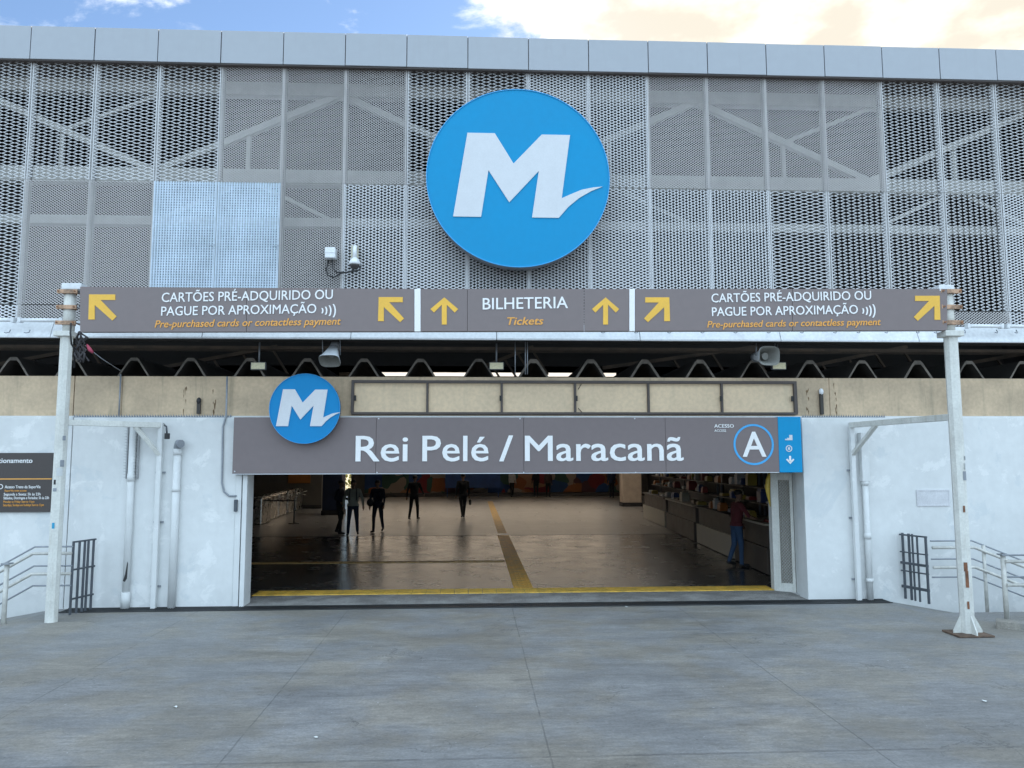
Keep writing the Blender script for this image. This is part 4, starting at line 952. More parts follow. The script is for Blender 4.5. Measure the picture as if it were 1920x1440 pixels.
# left side railing
yll = 12.35
lg = thing('ramp_railing', 'grey ramp railing going down to the left below the notice board', 'railing', (P(62, 1100, yll).x, yll, 0), 'ramp railings')
lx0 = P(138, 1024, yll).x; lx1 = P(66, 1024, yll).x; lx2 = P(8, 1060, yll).x
zl_ = [ZT(1025, yll, 100), ZT(1061, yll, 100)]; zk_ = [ZT(1037, yll, 100), ZT(1075, yll, 100)]
dzl = ZT(1057, yll, 8)-zl_[0]; sl_ = dzl/(lx2-lx1)
rail_set(lg, [(lx0, yll, 0), (lx1, yll, 0), (lx1-4.5, yll, sl_*-4.5)], zl_+[ZT(1098, yll, 100)], zk_, None, 0, M_rail, M_railw)
x = P(7, 1100, 12.0).x
b = MB(); b.tube([(x, 12.05, -.3), (x, 12.05, ZT(1057, 12.05, 8))], .035, 8); b.build('post', M_railw, lg)
b = MB(); b.box(x-.06, x+.06, 11.99, 12.11, ZT(1058, 12.05, 8), ZT(1058, 12.05, 8)+.02); b.build('post_cap', M_rail, lg)
pk = thing('picket_gate', 'short dark picket fence standing against the white wall beside the left post', 'gate', (P(160, 1130, 12.3).x, 12.3, 0))
xa_, xb_ = P(137, 1024, yll).x, P(177, 1015, 12.8).x
pa_, pb_ = Vector((xa_, yll, 0)), Vector((xb_, 12.8, 0)); zpk = ZT(1017, 12.3, 160)
for t in (0.02, .3, .55, .72, .97):
    p = pa_.lerp(pb_, t); b = MB(); b.tube([(p.x, p.y, .02), (p.x, p.y, zpk)], .02, 6, smooth=False); b.build('picket', M_fence, pk)
for z in (zpk, zpk-.42, zpk-.86):
    b = MB(); b.bar((pa_.x, pa_.y, z), (pb_.x+.02, pb_.y, z), .03, .025, (0, 0, 1)); b.build('cross_bar', M_fence, pk)

# ================================================================== ROOF OVER THE HALL
roof = thing('hall_roof', 'dark roof void with wavy fibre cement roof beams above the beige band', 'roof', (0, YW, z_beige))
pk_x = [P(px, 690, YW+.1).x for px in (20, 135, 245, 365, 470, 580, 690, 795, 900, 1005, 1105, 1208, 1310, 1415, 1518, 1617, 1718, 1815, 1915)]
tp = (pk_x[-1]-pk_x[0])/(len(pk_x)-1); t0x = sum(v-i*tp for i, v in enumerate(pk_x))/len(pk_x)
z_pk = ZT(674, YW+.1)
hgt = z_pk-z_beige
prof = [(-.5, -.35), (-.36, -.30), (-.27, .0), (-.10, .84), (-.055, 1.0), (.055, 1.0), (.10, .84), (.27, .0), (.36, -.30), (.5, -.35)]
for i in range(-4, len(pk_x)+5):
    cx = t0x+i*tp+random.uniform(-.02, .02); b = MB(); th = .06+random.uniform(-.012, .012); yq0 = YW+.115+random.uniform(-.015, .015)
    n = len(prof); vs = []
    for (y, rise) in ((yq0, 0), (YW+12, .0)):
        for u, hv in prof: vs.append((cx+u*tp*.998, y, z_beige+.01+hv*hgt+rise))
        for u, hv in prof: vs.append((cx+u*tp*.998, y, z_beige+.01+hv*hgt-th+rise))
    fs = []
    for k in range(n-1):
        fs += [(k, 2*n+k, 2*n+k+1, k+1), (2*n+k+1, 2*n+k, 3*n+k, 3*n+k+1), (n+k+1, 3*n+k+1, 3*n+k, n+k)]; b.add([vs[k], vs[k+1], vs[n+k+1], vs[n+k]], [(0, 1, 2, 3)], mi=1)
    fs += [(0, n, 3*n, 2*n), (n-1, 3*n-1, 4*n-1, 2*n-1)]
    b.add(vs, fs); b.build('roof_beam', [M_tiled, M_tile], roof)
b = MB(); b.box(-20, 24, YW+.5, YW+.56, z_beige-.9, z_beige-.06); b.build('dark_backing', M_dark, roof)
for k in range(16):
    y = YW+.7+k*.72; z = ZT(646, YF) + .075*k + .05 + random.uniform(-.03, .03)
    b = MB(); b.box(xa, xb, y, y+.05, z, z+.05); b.build('purlin', M_purl, roof)
for px0, px1 in ((1130, 1420), (1500, 1700), (300, 520), (-40, 180), (1760, 2000), (900, 1000)):
    a = P(px0, 690, YW+2.5); e = P(px1, 650, YW+2.5)
    b = MB(); b.bar(a, e, .07, .07); b.build('tie_rod', M_purl, roof)
    for t in (.2, .45, .7, .95):
        m_ = a.lerp(e, t); b = MB(); b.bar(m_, m_+Vector((.35, .0, -.55)), .04, .04); b.build('strut', M_purl, roof)
zs0, zs1 = P(900, 705.5, 25).z, P(900, 698, 25).z
sx0, sx1 = P(636, 700, 25).x, P(1156, 700, 25).x
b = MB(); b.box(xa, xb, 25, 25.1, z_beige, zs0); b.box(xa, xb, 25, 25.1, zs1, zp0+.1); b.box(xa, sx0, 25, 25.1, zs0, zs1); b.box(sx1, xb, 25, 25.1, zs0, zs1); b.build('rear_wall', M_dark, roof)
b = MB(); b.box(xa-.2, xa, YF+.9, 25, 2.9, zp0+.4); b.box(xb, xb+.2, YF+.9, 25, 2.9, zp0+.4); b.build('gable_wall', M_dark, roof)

# ================================================================== SPEAKERS, LAMPS, CAMERA
def horn(label, cx, cy, wpx, hpx, tilt, yawd, Y):
    c = P(cx, cy, Y); w_ = P(cx+wpx/2, cy, Y).x - P(cx-wpx/2, cy, Y).x; h_ = hpx/wpx*w_
    o = thing('horn_speaker', label, 'loudspeaker', c, 'horn loudspeakers under the gutter')
    ax = Vector((math.sin(yawd)*math.cos(tilt), -math.cos(yawd)*math.cos(tilt), -math.sin(tilt)))    # mouth direction
    rr = Vector((0, 0, 1)).cross(ax).normalized(); uu = ax.cross(rr)
    def sect(t, wv, hv, n=28):
        out = []
        for k in range(n):
            a = 2*math.pi*k/n; ca, sa = math.cos(a), math.sin(a); p_ = .55
            out.append(c + ax*t + rr*(wv/2*math.copysign(abs(ca)**p_, ca)) + uu*(hv/2*math.copysign(abs(sa)**p_, sa)))
        return out
    def loft(secs, cap=True):
        b = MB(); n = len(secs[0]); vs = [p for s_ in secs for p in s_]
        fs = [(i*n+k, i*n+(k+1) % n, (i+1)*n+(k+1) % n, (i+1)*n+k) for i in range(len(secs)-1) for k in range(n)]
        b.add(vs, fs, True)
        if cap: b.add(secs[-1], [tuple(range(n))])
        return b
    loft([sect(0, w_, h_), sect(-.02, w_*.99, h_*.99), sect(-.03, w_*.93, h_*.9), sect(-.16, w_*.7, h_*.66), sect(-.30, w_*.5, h_*.42), sect(-.36, w_*.42, h_*.36)]).build('horn', M_horn, o)
    loft([sect(.001, w_*.985, h_*.985), sect(-.004, w_*.93, h_*.9), sect(-.10, w_*.70, h_*.66), sect(-.2, w_*.42, h_*.40), sect(-.24, w_*.2, h_*.2)]).build('mouth_lining', M_hornin, o, recalc=False)
    b = MB(); b.tube([c-ax*.2, c-ax*.13], [w_*.10, w_*.16], 14); b.build('inner_cone', M_hornin, o)
    b = MB(); b.tube([c-ax*.35, c-ax*.46], [w_*.22, w_*.2], 16); b.build('driver', M_rail, o)
    b = MB(); zt2 = ZT(640, YF)
    for s_ in (-1, 1): b.tube([c-ax*.15+rr*s_*w_*.42, Vector((c.x+rr.x*s_*w_*.42, (c-ax*.15).y, zt2+.02))], .008, 6)
    b.build('hanger', M_rail, o); return o
horn('white horn loudspeaker tilted down under the gutter above the small round sign', 618, 677, 40, 30, R(48), R(-6), YF-.05)
horn('white horn loudspeaker facing outward under the gutter near the blue sign end', 1443, 667, 43, 36, R(4), R(12), YF-.05)
for cx, lab in ((484, 'small cream floodlight under the roof left of the tilted loudspeaker'), (931, 'small cream floodlight under the roof at the middle of the entrance'), (1461, 'small cream floodlight just behind the outward facing loudspeaker')):
    p = P(cx, 686, YW-.02); o = thing('floodlight', lab, 'floodlight', p, 'floodlights under the roof edge')
    wv, hv = .125, .066
    b = MB(); b.box(p.x-wv, p.x+wv, p.y, p.y+.07, p.z-hv, p.z+hv); b.build('housing', M_fence, o, bevel=.006)
    b = MB(); b.box(p.x-wv+.012, p.x+wv-.012, p.y-.006, p.y-.0005, p.z-hv+.012, p.z+hv-.012); b.build('lens', M_lamp, o, bevel=.002)
    b = MB(); b.tube([(p.x, p.y+.05, p.z+hv), (p.x, p.y+.05, ZT(638, YF))], .014, 8); b.build('stem', M_rail, o)
# hanging conduits in the middle
b = MB(); 
for px in (966, 985, 989): b.tube([P(px, 640, YF+.1), P(px, 702, YF+.1)], .008, 6)
b.build('hanging_wires', M_rail, tag=('thin hanging wires under the gutter beside the middle floodlight', 'wires'))

ycc = YF-.12
jbx = thing('junction_box', 'small white junction box on the mesh screen beside the camera', 'junction box', P(620, 485, ycc))
a, e = P(610, 485, ycc), P(630, 465, ycc)
b = MB(); b.box(a.x, e.x, ycc-.06, YF-.02, a.z, e.z); b.build('box', M_plw, jbx, bevel=.015)
b = MB(); b.box(a.x-.004, e.x+.004, ycc-.066, ycc-.055, (a.z+e.z)/2-.005, (a.z+e.z)/2+.005); b.build('lid_seam', M_gut, jbx)
b = MB(); b.tube([P(616, 487, ycc), P(612, 505, ycc), P(614, 516, ycc), P(626, 520, ycc), P(640, 512, ycc-.02), P(660, 509, ycc-.05), P(674, 506, ycc-.05), P(677, 498, ycc-.05)], .014, 8)
b.tube([P(623, 487, ycc), P(624, 503, ycc), P(632, 511, ycc), P(645, 510, ycc-.02)], .012, 8); b.build('cable', M_black, jbx)
cv = thing('security_camera', 'white dome security camera on the mesh screen above the left sign', 'security camera', P(665, 505, ycc))
a = P(657, 480, ycc); e = P(671, 458, ycc)
b = MB(); b.box(a.x, e.x, YF-.06, YF-.02, a.z-.02, e.z); b.build('mount_plate', mat('aged_cream_plate', (.55, .52, .40), .6), cv, bevel=.004)
c = P(665, 492, ycc-.05)
b = MB(); b.tube([(c.x, YF-.06, e.z-.03), (c.x, YF-.13, e.z-.045), (c.x, c.y, e.z-.09), (c.x, c.y, c.z+.05)], [.032, .034, .034, .036], 12); b.build('arm', M_plw, cv)
b = MB(); b.tube([(c.x, c.y, c.z+.08), (c.x, c.y, c.z+.045), (c.x, c.y, c.z+.0), (c.x, c.y, c.z-.04)], [.036, .07, .092, .094], 20); b.build('housing', M_plw, cv)
b = MB(); b.ball((c.x, c.y, c.z-.045), .082, .082, .075, 16); b.build('dome', mat('smoked_dome', (.05, .045, .045), .12), cv)

# ================================================================== HALL INTERIOR
hall = thing('station_hall', 'dim station hall seen through the wide entrance', 'hall', (0, 30, 0))
HX0, HX1 = -13.0, 11.5
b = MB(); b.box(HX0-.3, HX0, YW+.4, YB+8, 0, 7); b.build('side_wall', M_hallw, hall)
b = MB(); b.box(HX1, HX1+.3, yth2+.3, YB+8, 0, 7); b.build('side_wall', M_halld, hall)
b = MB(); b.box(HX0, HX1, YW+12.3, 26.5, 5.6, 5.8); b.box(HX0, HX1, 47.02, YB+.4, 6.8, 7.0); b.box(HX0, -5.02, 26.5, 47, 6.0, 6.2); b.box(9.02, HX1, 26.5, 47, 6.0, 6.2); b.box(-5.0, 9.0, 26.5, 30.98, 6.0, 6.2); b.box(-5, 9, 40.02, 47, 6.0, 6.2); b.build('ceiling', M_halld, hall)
b = MB(); b.box(-5.0, 9.0, 31.0, 40.0, 6.0, 6.03); b.build('added_roof_light', M_skyl, hall)  # added, out of view: passes warm diffuse daylight to the hall floor
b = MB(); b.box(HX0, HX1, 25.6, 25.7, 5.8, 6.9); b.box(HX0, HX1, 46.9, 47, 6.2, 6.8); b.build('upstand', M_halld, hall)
# opening in the far wall, beyond it daylight
dx0, dx1 = P(637, 910, YB).x, P(658, 910, YB).x
b = MB(); mux = P(1165, 910, YB).x; b.box(HX0, dx0, YB, YB+.3, 0, 6.8); b.box(dx1, mux, YB, YB+.3, 0, 2.0); b.box(mux, HX1, YB, YB+.3, 0, 6.8); b.build('far_wall', M_hallw, hall)
b = MB(); b.box(dx1+.005, mux-.005, YB+.1, YB+.12, 2.002, 5.2); b.build('added_glazing', M_skyl, hall)  # added in the unseen upper opening: warms the light on the floor
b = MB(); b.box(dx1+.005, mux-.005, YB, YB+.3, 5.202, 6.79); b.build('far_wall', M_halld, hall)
b = MB()
for i in range(9): xx = dx1+(mux-dx1)*(i+.5)/9; b.box(xx-.04, xx+.04, YB+.02, YB+.095, 2.002, 5.2)
b.build('glazing_bar', M_halld, hall)
mu0, mu1 = P(684, 910, YB).x, P(1165, 910, YB).x
b = MB(); b.box(mu0, mu1, YB-.06, YB-.002, .25, 1.95); mo = b.build('mural', M_mural, tag=('colourful mural of bold red, blue and orange shapes on the far hall wall', 'mural'))
b = MB(); b.box(mu0, mu1, YB-.5, YB-.07, .0, .22); b.build('bench', M_counterd, tag=('long low dark plinth under the mural', 'plinth'))
# partition with orange poster on the left, standing column, pillars
yp = G(585, 954).y
b = MB(); b.box(HX0, P(603, 940, yp).x, yp, yp+.25, 0, 4); wl = b.build('partition_wall', M_hallw, hall)
b = MB(); b.box(HX0, P(603, 940, yp).x, yp-.03, yp-.001, 0, .18); b.build('skirting', M_halld, hall)
a, e = P(540, 906, yp-.03), P(582, 906, yp-.03)
b = MB(); b.box(a.x, e.x, yp-.04, yp-.002, a.z, a.z+.9); b.build('orange_sign', mat('orange_board', (.34, .12, .02), .6), tag=('orange board on the partition wall behind the ticket gates', 'board'))
yk = G(625, 966).y
def column(label, x0, x1, y, mm, d=.9):
    o = thing('hall_column', label, 'column', ((x0+x1)/2, y+d/2, 0))
    b = MB(); b.box(x0, x1, y, y+d, .2, 5.5); b.build('shaft', mm, o, bevel=.02)
    b = MB(); b.box(x0-.03, x1+.03, y-.03, y+d+.03, 0, .2); b.build('plinth', M_halld, o)
column('dark navy hall column beside the ticket gates', P(604, 940, yk).x, P(641, 940, yk).x, yk, M_navy)
yc2 = G(1187, 950).y
column('pale beige hall column at the end of the mural', P(1168, 920, yc2).x, P(1203, 920, yc2).x, yc2, M_col)
b = MB(); pbn = P(835, 915, YB-1.5); pbe = P(938, 915, YB-1.5); b.box(pbn.x, pbe.x, YB-1.55, YB-1.5, pbn.z, pbn.z+1.3)
for xx in (pbn.x+.1, pbe.x-.15): b.box(xx, xx+.05, YB-1.5, YB-1.4, 0, pbn.z+1.3)
b.build('banner_stand', mat('blue_banner', (.03, .07, .20), .7, var=.25, scale=2), tag=('dark blue banner standing in front of the mural', 'banner'))
sh = thing('shrub', 'sunlit yellow green shrub outside the far doorway of the hall', 'shrub', ((dx0+dx1)/2, YB+4.5, 0))
b = MB(); cxs = (dx0+dx1)/2
for k in range(5): b.tube([(cxs, YB+4.5, 0), (cxs+random.uniform(-.3, .3), YB+4.5+random.uniform(-.3, .3), .8), (cxs+random.uniform(-.8, .8), YB+4.5+random.uniform(-.6, .6), 1.9)], [.04, .03, .01], 6)
b.build('stem', M_purl, sh)
b = MB()
for k in range(700):
    v = Vector((random.gauss(0, .55), random.gauss(0, .5), random.uniform(.3, 2.6))); c_ = Vector((cxs, YB+4.5, 0))+v
    a = Vector((random.uniform(-1, 1), random.uniform(-1, 1), random.uniform(-1, 1))).normalized(); u = a.orthogonal().normalized(); l_ = random.uniform(.08, .16)
    b.add([c_-a*l_, c_+u*l_*.4, c_+a*l_, c_-u*l_*.4], [(0, 1, 2, 3)])
def leafmat():
    M = bpy.data.materials.new('leaf'); M.use_nodes = True; t = M.node_tree; p = t.nodes['Principled BSDF']; p.inputs['Base Color'].default_value = (.12, .13, .03, 1); p.inputs['Roughness'].default_value = .5
    tr = nd(t, 'ShaderNodeBsdfTranslucent'); tr.inputs[0].default_value = (.42, .40, .08, 1); mx = nd(t, 'ShaderNodeMixShader'); mx.inputs[0].default_value = .5
    t.links.new(p.outputs[0], mx.inputs[1]); t.links.new(tr.outputs[0], mx.inputs[2]); t.links.new(mx.outputs[0], t.nodes['Material Output'].inputs[0]); return M
b.build('foliage', leafmat(), sh, recalc=False)
# ticket gates
for i, (px, py) in enumerate(((483, 985), (500, 976), (517, 969), (534, 963), (550, 958))):
    p = G(px, py); o = thing('ticket_gate', ['nearest ticket gate of the row, half hidden by the jamb', 'second ticket gate from the door jamb', 'third ticket gate, in the middle of the row', 'fourth ticket gate from the door jamb', 'farthest ticket gate of the row, beside the partition'][i], 'turnstile', (p.x, p.y, 0), 'ticket gates in the hall')
    b = MB(); b.box(p.x-.13, p.x+.13, p.y, p.y+1.3, .02, .98); b.build('cabinet', M_steel, o, bevel=.03)
    b = MB(); b.box(p.x-.15, p.x+.15, p.y-.02, p.y+1.32, .98, 1.03); b.build('lid', M_steel, o, bevel=.01)
    b = MB()
    for k in range(3):
        an = 2*math.pi*k/3+.5; b.tube([(p.x+.13, p.y+.6, .8), (p.x+.2+.3*abs(math.cos(an)), p.y+.6+.3*math.sin(an), .8-.25*math.cos(an)*.5)], .018, 6)
    b.build('turnstile_arm', M_steel, o)
p = G(551, 982.5); o = thing('queue_post', 'slim black queue barrier post with round base in the hall', 'queue post', (p.x, p.y, 0))
b = MB(); b.tube([(p.x, p.y, 0.008), (p.x, p.y, .025), (p.x, p.y, .035)], [.2, .2, .06], 20); b.build('base', M_black, o)
b = MB(); b.tube([(p.x, p.y, .035), (p.x, p.y, .92)], .028, 10); b.build('post', M_fence, o)
b = MB(); b.box(p.x-1.6, p.x, p.y-.004, p.y+.004, .84, .89); b.build('belt', M_black, o)
# market stalls along the right side
sA, sB = G(1440, 1080), G(1235, 985)
sdir = (Vector((sB.x-sA.x, sB.y-sA.y, 0))).normalized(); sn = Vector((sdir.y, -sdir.x, 0))
if sn.x < 0: sn = -sn
slen = (Vector((sB.x-sA.x, sB.y-sA.y, 0))).length
def sp(t, off, z): return Vector((sA.x, sA.y, z)) + sdir*t + sn*off
def sbox(b, t0, t1, o0, o1, z0, z1):
    q = [sp(t0, o0, z0), sp(t1, o0, z0), sp(t1, o1, z0), sp(t0, o1, z0)]; q += [v+Vector((0, 0, z1-z0)) for v in q]
    b.add(q, [(0, 3, 2, 1), (4, 5, 6, 7), (0, 1, 5, 4), (1, 2, 6, 5), (2, 3, 7, 6), (3, 0, 4, 7)])
tt = 0.0; spec = [(2.4, M_counterd, 'market stall nearest the doorway with low shelves of yellow goods'), (.25, None, ''), (3.6, M_counter, 'market stall with cream front panel behind the person in maroon'), (.3, None, ''), (4.2, M_counterd, 'dark market stall with orange box on its counter'), (.3, None, ''), (4.6, M_counter, 'farthest market stall near the pale column')]
lab_goods = {}
stalls = []
for ln, mm, lab in spec:
    if mm:
        o = thing('market_stall', lab, 'market stall', sp(tt+ln/2, .4, 0), 'market stalls along the hall side')
        b = MB(); sbox(b, tt, tt+ln, 0, .75, .02, .55); b.build('front_panel', mm, o, bevel=.01)
        b = MB(); sbox(b, tt+.05, tt+ln-.05, .06, .75, .55, 1.0); b.build('display_base', M_counterd, o, bevel=.01)
        b = MB(); sbox(b, tt, tt+ln, -.03, .8, 1.0, 1.04); b.build('counter_top', M_counter if mm is M_counterd else M_counterd, o)
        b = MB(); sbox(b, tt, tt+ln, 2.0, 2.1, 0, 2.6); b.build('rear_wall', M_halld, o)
        for z in (1.35, 1.7):
            b = MB(); sbox(b, tt+.1, tt+ln-.1, .35, .75, z, z+.025); b.build('shelf', M_counterd, o)
        b = MB()
        for e in (tt+.05, tt+ln-.08): sbox(b, e, e+.03, .7, .75, 1.04, 2.2)
        b.build('upright', M_fence, o)
        b = MB(); sbox(b, tt, tt+ln, -.1, 2.1, 2.35, 2.45); b.build('canopy', M_halld, o)
        stalls.append((tt, ln, lab))
    tt += ln
gcount = 0
for si, (t0, ln, lab) in enumerate(stalls):
    wh = ('nearest stall', 'cream fronted stall', 'dark stall', 'farthest stall')[si]
    for z in (1.042, 1.377, 1.727):
        t = t0+.15
        while t < t0+ln-.45:
            wv = random.uniform(.10, .42); h = random.choice((.06, .1, .16, .24, .3))*random.uniform(.8, 1.15); dp = random.uniform(.12, .28)
            if random.random() < .62:
                b = MB(); gm = random.choice(GOODS); of = (.08 if z < 1.2 else .38)+random.uniform(0, .12)
                sbox(b, t, t+wv, of, of+dp, z, z+h*.8); sbox(b, t+.02, t+wv-.02, of+.02, of+dp-.02, z+h*.8+.001, z+h)
                nm = gm.name.split('_')[1]
                lv = {1.042: 'counter', 1.377: 'lower shelf', 1.727: 'upper shelf'}[z]
                b.build('goods_pack', gm, bevel=.008, tag=('%s goods packs on the %s of the %s' % (nm, lv, wh), 'goods', 'goods on the market stalls'))
            t += wv+random.uniform(.03, .12)

# ================================================================== PEOPLE
def capsule(b, a, e, ra, re, n=10, mi=0):
    a, e = Vector(a), Vector(e); d = (e-a); ln = d.length
    if ln < 1e-6: return
    pts, rs = [], []
    for k in range(4): an = math.pi/2*(1-k/4+.001); pts.append(a - d.normalized()*ra*math.sin(an)); rs.append(max(.001, ra*math.cos(an)))
    pts.append(a); rs.append(ra); pts.append(e); rs.append(re)
    for k in range(1, 5): an = math.pi/2*(k/4-.001); pts.append(e + d.normalized()*re*math.sin(an)); rs.append(max(.001, re*math.cos(an)))
    b.tube(pts, rs, n, mi)
def person(label, px, pyf, H, heading, shirt, pants, stride=.0, arms=((.15, .0, .2), (.15, .0, .2)), lean=0.0, shoes=None, voxel=.013, extras=(), headyaw=0.0, spread=0.0, group='people inside the station hall', legs=None):
    """heading 0 faces the viewer (-Y). arms: (swing forward, out, elbow bend) per side; stride: forward step of the right leg"""
    base = G(px, pyf); o = thing('person', label, 'person', (base.x, base.y, .006), group)
    s = H/1.72
    Rz = Matrix.Rotation(heading, 3, 'Z')
    def W(x, y, z): return Rz @ Vector((x*s, y*s, z*s))
    hip = .90; sh = 1.42; J = {}
    lx = lean
    def TL(x, y, z):       # torso leaning forward
        f = (z-hip)/(sh-hip); return W(x, y-lx*f, z)
    bone = []     # (a,b,ra,rb,kind)
    bone.append((TL(0, 0, .95), TL(0, 0, 1.10), .135, .125, 'torso')); bone.append((TL(-.06, 0, 1.10), TL(-.07, 0, 1.32), .11, .115, 'torso')); bone.append((TL(.06, 0, 1.10), TL(.07, 0, 1.32), .11, .115, 'torso'))
    bone.append((TL(-.15, 0, 1.40), TL(.15, 0, 1.40), .068, .068, 'shirt')); bone.append((W(-.07, 0, .93), W(.07, 0, .93), .12, .12, 'pants'))
    bone.append((TL(0, .005, 1.42), TL(0, -.015, 1.53), .055, .05, 'skin'))
    hc = TL(0, -.03, 1.62)
    hR = Matrix.Rotation(heading+headyaw, 3, 'Z')
    def HD(x, y, z): return hc + hR @ Vector((x*s, y*s, z*s))
    bone.append((HD(0, .012, .025), HD(0, -.005, -.005), .088, .080, 'skin')); bone.append((HD(0, -.03, -.03), HD(0, -.05, -.075), .055, .04, 'skin'))
    bone.append((HD(0, -.088, .01), HD(0, -.108, -.022), .010, .015, 'skin'))
    for q in (-1, 1): bone.append((HD(q*.084, .01, .012), HD(q*.088, .018, -.03), .014, .010, 'skin'))
    bone.append((HD(-.018, -.083, -.058), HD(.018, -.083, -.058), .010, .010, 'skin'))
    for q, st in ((-1, stride), (1, -stride)):
        kn = W(q*(.10+spread*.5), -st*.62-.02, .50 if st <= 0 else .51); an = W(q*(.10+spread), -st*1.0+(.10 if st < 0 else 0), .085 + (.05 if st < 0 else 0)); hp = W(q*.09, 0, hip)
        bone.append((hp, kn, .092, .066, 'pants')); bone.append((kn, an, .062, .047, 'pants'))
        toe = an + Rz @ Vector((q*.02*s, -.15*s, (-.045 if st >= 0 else -.085)*s)); heel = an + Rz @ Vector((0, .03*s, -.04*s))
        bone.append((heel, toe, .040, .034, 'shoe'))
    fing = []
    for q, (sw, out, el) in zip((-1, 1), arms):
        sp_ = TL(q*.19, 0, 1.40); d1 = Vector((q*math.sin(.12+out), -math.sin(sw), -math.cos(sw)*math.cos(out))).normalized(); e_ = sp_ + Rz @ d1*(.29*s)
        d2 = Vector((q*math.sin(.02+out*.3), -math.sin(sw+el), -math.cos(sw+el))).normalized(); w_ = e_ + Rz @ d2*(.25*s)
        bone.append((sp_, e_, .056, .044, 'shirt')); bone.append((e_, w_, .042, .030, 'shirt' if extras and 'long' in extras else 'arm'))
        hd = Rz @ d2; pm = w_ + hd*(.075*s); bone.append((w_, pm, .030, .036, 'skin'))
        across = (Rz @ Vector((0, -1, 0))); across = (across - hd*across.dot(hd)).normalized(); inn = Rz @ Vector((-q, 0, 0))
        for k, ln in enumerate((.070, .080, .075, .058)):
            a = pm + across*((1.5-k)*.019*s) + hd*(.015*s); m1 = a + hd*(ln*.5*s) + inn*(.004*s); m2 = m1 + (hd*.8+inn*.55).normalized()*(ln*.5*s)
            bone.append((a, m1, .0095, .009, 'skin')); bone.append((m1, m2, .009, .0075, 'skin'))
        a = w_ + hd*(.03*s) + across*(.028*s); m1 = a + (hd*.7+across*.7).normalized()*(.04*s); bone.append((a, m1, .012, .011, 'skin')); bone.append((m1, m1+(hd*.95+across*.2).normalized()*(.03*s), .011, .008, 'skin'))
    b = MB()
    for a, e, ra, re, k in bone: capsule(b, a, e, ra*s if ra > .012 else ra, re*s if re > .012 else re, 10)
    me = bpy.data.meshes.new('body'); me.from_pydata([tuple(v) for v in b.v], [], b.f)
    tmp = bpy.data.objects.new('body_tmp', me); C.objects.link(tmp)
    md = tmp.modifiers.new('r', 'REMESH'); md.mode = 'VOXEL'; md.voxel_size = voxel; md.use_smooth_shade = True
    ms = tmp.modifiers.new('s', 'SMOOTH'); ms.factor = .5; ms.iterations = 2
    dg = bpy.context.evaluated_depsgraph_get(); ev = tmp.evaluated_get(dg); bm_ = bpy.data.meshes.new_from_object(ev); bm_.name = 'person_body'
    bpy.data.objects.remove(tmp); bpy.data.meshes.remove(me)
    bm_.materials.clear()
    kinds = ['skin', 'shirt', 'pants', 'shoe']; mats_ = [M_skin, shirt, pants, shoes or M_black]
    for mm in mats_: bm_.materials.append(mm)
    idx = []
    for p in bm_.polygons:
        c_ = p.center; best = (1e9, 0)
        for a, e, ra, re, k in bone:
            d = e-a; t = max(0, min(1, (c_-a).dot(d)/d.length_squared)); dist = (c_-(a+d*t)).length - (ra+(re-ra)*t)
            if dist < best[0]: best = (dist, k)
        if best[1] in ('torso', 'pants'): best = (0, 'shirt' if c_.z > .92*s else 'pants')
        k = 'skin' if best[1] == 'arm' and 'short' in extras else ('shirt' if best[1] == 'arm' else best[1])
        idx.append(kinds.index(k))
    bm_.polygons.foreach_set('material_index', idx); bm_.polygons.foreach_set('use_smooth', [True]*len(idx)); bm_.update()
    bo = bpy.data.objects.new('body', bm_); C.objects.link(bo); bo.parent = o; ORG[bo.name] = ORG[o.name]
    off = ORG[o.name]
    # hair cap, eyes
    b = MB(); hb = HD(0, .022, .050)
    b.ball((0, 0, 0), .091*s, .098*s, .075*s, 16); b.v = [off + hb + hR @ v for v in b.v]; b.build('hair', M_hair, o)
    for q in (-1, 1):
        b = MB(); c_ = off + HD(q*.032, -.083, .008); b.ball(c_, .011*s, .006*s, .008*s, 8); b.build('eye', M_black, o)
    return o, W, TL, off, s
navy = cloth('navy', (.012, .015, .028)); blackc = cloth('black', (.012, .012, .013)); grey = cloth('grey_green', (.30, .31, .26)); maroon = cloth('maroon', (.10, .018, .022)); jeans = cloth('jeans', (.035, .075, .15)); dkblue = cloth('dark_blue', (.018, .028, .055)); whitec = cloth('white', (.45, .42, .38)); brownc = cloth('brown', (.07, .04, .03))
# 1: man with grey vest walking out
o, W, TL, off, s = person('person in a grey vest with dark sleeves walking towards the doorway', 661, 1004, 1.72, R(8), grey, dkblue, stride=.10, spread=.045, arms=((-.12, .22, .35), (.15, .26, .35)), extras=('long',))
b = MB()
for q in (-1, 1): b.tube([off+TL(q*.10, -.135, 1.10), off+TL(q*.105, -.15, 1.28), off+TL(q*.10, -.10, 1.46), off+TL(q*.10, .06, 1.46), off+TL(q*.10, .13, 1.25)], .018, 6)
b.build('backpack_strap', M_black, o)
b = MB(); b.ball((0, 0, 0), .15*s, .09*s, .22*s, 12); b.v = [off + TL(0, .2, 1.22) + Matrix.Rotation(R(8), 3, 'Z') @ v for v in b.v]; b.build('backpack', M_black, o)
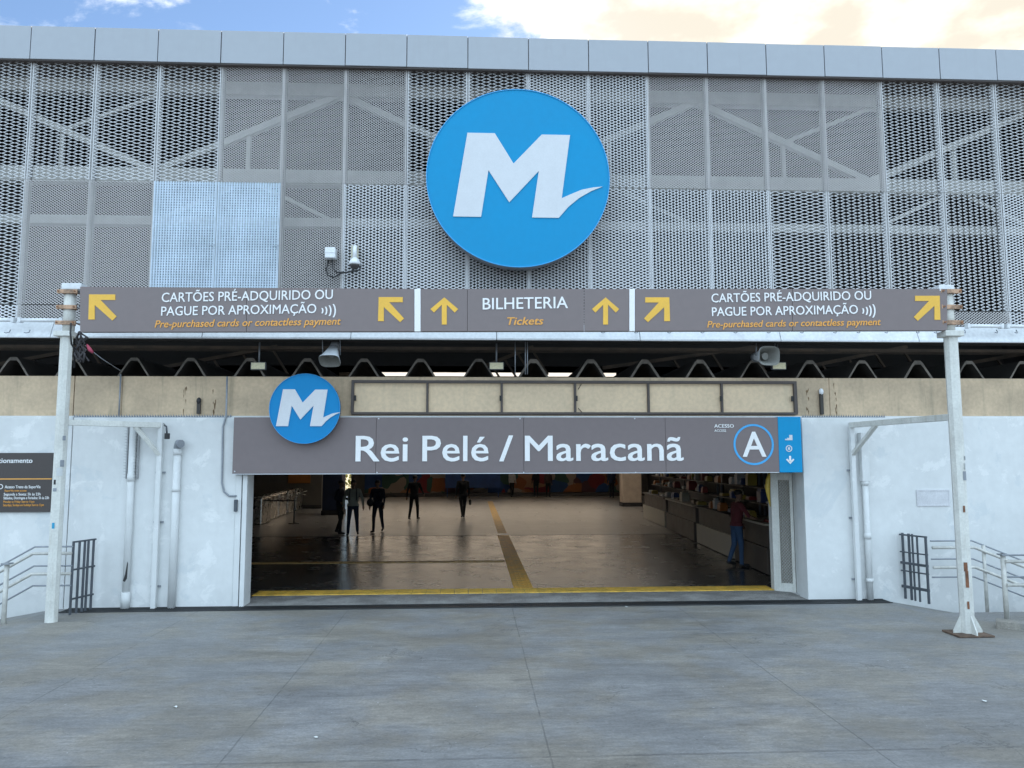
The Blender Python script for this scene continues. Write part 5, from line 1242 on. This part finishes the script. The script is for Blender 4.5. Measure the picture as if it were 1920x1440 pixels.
# 2: dark-clothed person with bag
o, W, TL, off, s = person('person in dark clothes with a shoulder bag beside the one in the grey vest', 708, 998, 1.68, R(-14), navy, navy, stride=.24, spread=-.04, arms=((-.15, .18, .2), (.1, .08, .3)), extras=('long',), lean=.03)
b = MB(); b.ball((0, 0, 0), .13*s, .09*s, .14*s, 12); b.v = [off + W(-.29, .05, .98) + v for v in b.v]; b.build('shoulder_bag', M_black, o)
b = MB(); b.tube([off+W(-.28, .03, 1.1), off+TL(-.16, .02, 1.46), off+TL(.02, -.13, 1.25), off+TL(.13, -.12, 1.0)], .012, 6); b.build('bag_strap', M_black, o)
# 3: striding person seen from behind
person('person in black striding away across the pale floor', 776, 975, 1.74, R(165), blackc, blackc, stride=.3, spread=-.05, arms=((.5, .1, .4), (-.4, .1, .3)), extras=('long',), lean=.05)
# 4
o, W, TL, off, s = person('slim person in black carrying a bag at the middle of the hall', 868, 971, 1.78, R(185), blackc, blackc, stride=.12, spread=-.06, arms=((.05, .05, .1), (.1, .12, .15)), extras=('long',))
b = MB(); b.box(-.05, .05, -.14, .14, -.22, 0); b.v = [off + W(-.28, 0, .72) + v for v in b.v]; b.build('hand_bag', M_black, o, bevel=.02)
# 0: by the dark column
person('person in dark clothes with bent arm leaning by the navy column', 637, 1002, 1.70, R(80), navy, blackc, stride=.04, arms=((-.2, .5, 1.2), (.1, .4, 1.1)), extras=('long',))
# by the mural
person('person in white shirt and black trousers standing before the mural', 960, 932, 1.70, R(20), whitec, blackc, stride=.1, voxel=.02)
person('person in black standing before the mural, right of the white shirt', 1005, 932.5, 1.72, R(190), blackc, blackc, stride=.02, voxel=.02)
person('person in dark brown standing close to the one in black by the mural', 1028, 932.5, 1.68, R(170), brownc, blackc, stride=.03, voxel=.02)
person('person in dark blue standing by the pale column end of the mural', 1147, 934, 1.74, R(180), dkblue, navy, stride=.04, voxel=.02)
# at the stall
person('person in maroon top and blue jeans at the market stall', 1383, 1063, 1.66, R(100), maroon, jeans, stride=.05, arms=((.5, .1, .7), (.2, .1, .5)), extras=('short',), lean=.04, headyaw=.2)

# ================================================================== LITTER
def scrap(label, px, py, r, mm, z=0.0):
    p = G(px, py); b = MB(); n = 7; vs = []; fs = []
    ring_ = [(p.x+r*random.uniform(.6, 1.1)*math.cos(2*math.pi*k/n), p.y+r*random.uniform(.6, 1.1)*math.sin(2*math.pi*k/n), .006+random.uniform(0, r*.5)) for k in range(n)]
    b.add(ring_ + [(p.x, p.y, r*.55)] + [(p.x, p.y, .005)], [(k, (k+1) % n, n) for k in range(n)] + [((k+1) % n, k, n+1) for k in range(n)])
    b.build('paper_scrap', mm, tag=(label, 'litter', 'scraps of litter'))
scrap('crumpled green and white wrapper at the foot of the wall pipe', 1649, 1121, .09, M_green); scrap('white paper ball beside the green wrapper', 1655, 1122, .06, M_paper)
scrap('small white scrap lying alone on the concrete at the left', 329, 1327, .025, M_paper); scrap('small white scrap near the kerb at the right', 1846, 1316, .03, M_paper)
scrap('tiny white scrap near the bottom middle of the concrete', 592, 1384, .022, M_paper); scrap('tiny pale scrap just in front of the drain grate', 1175, 1139, .03, M_paper)
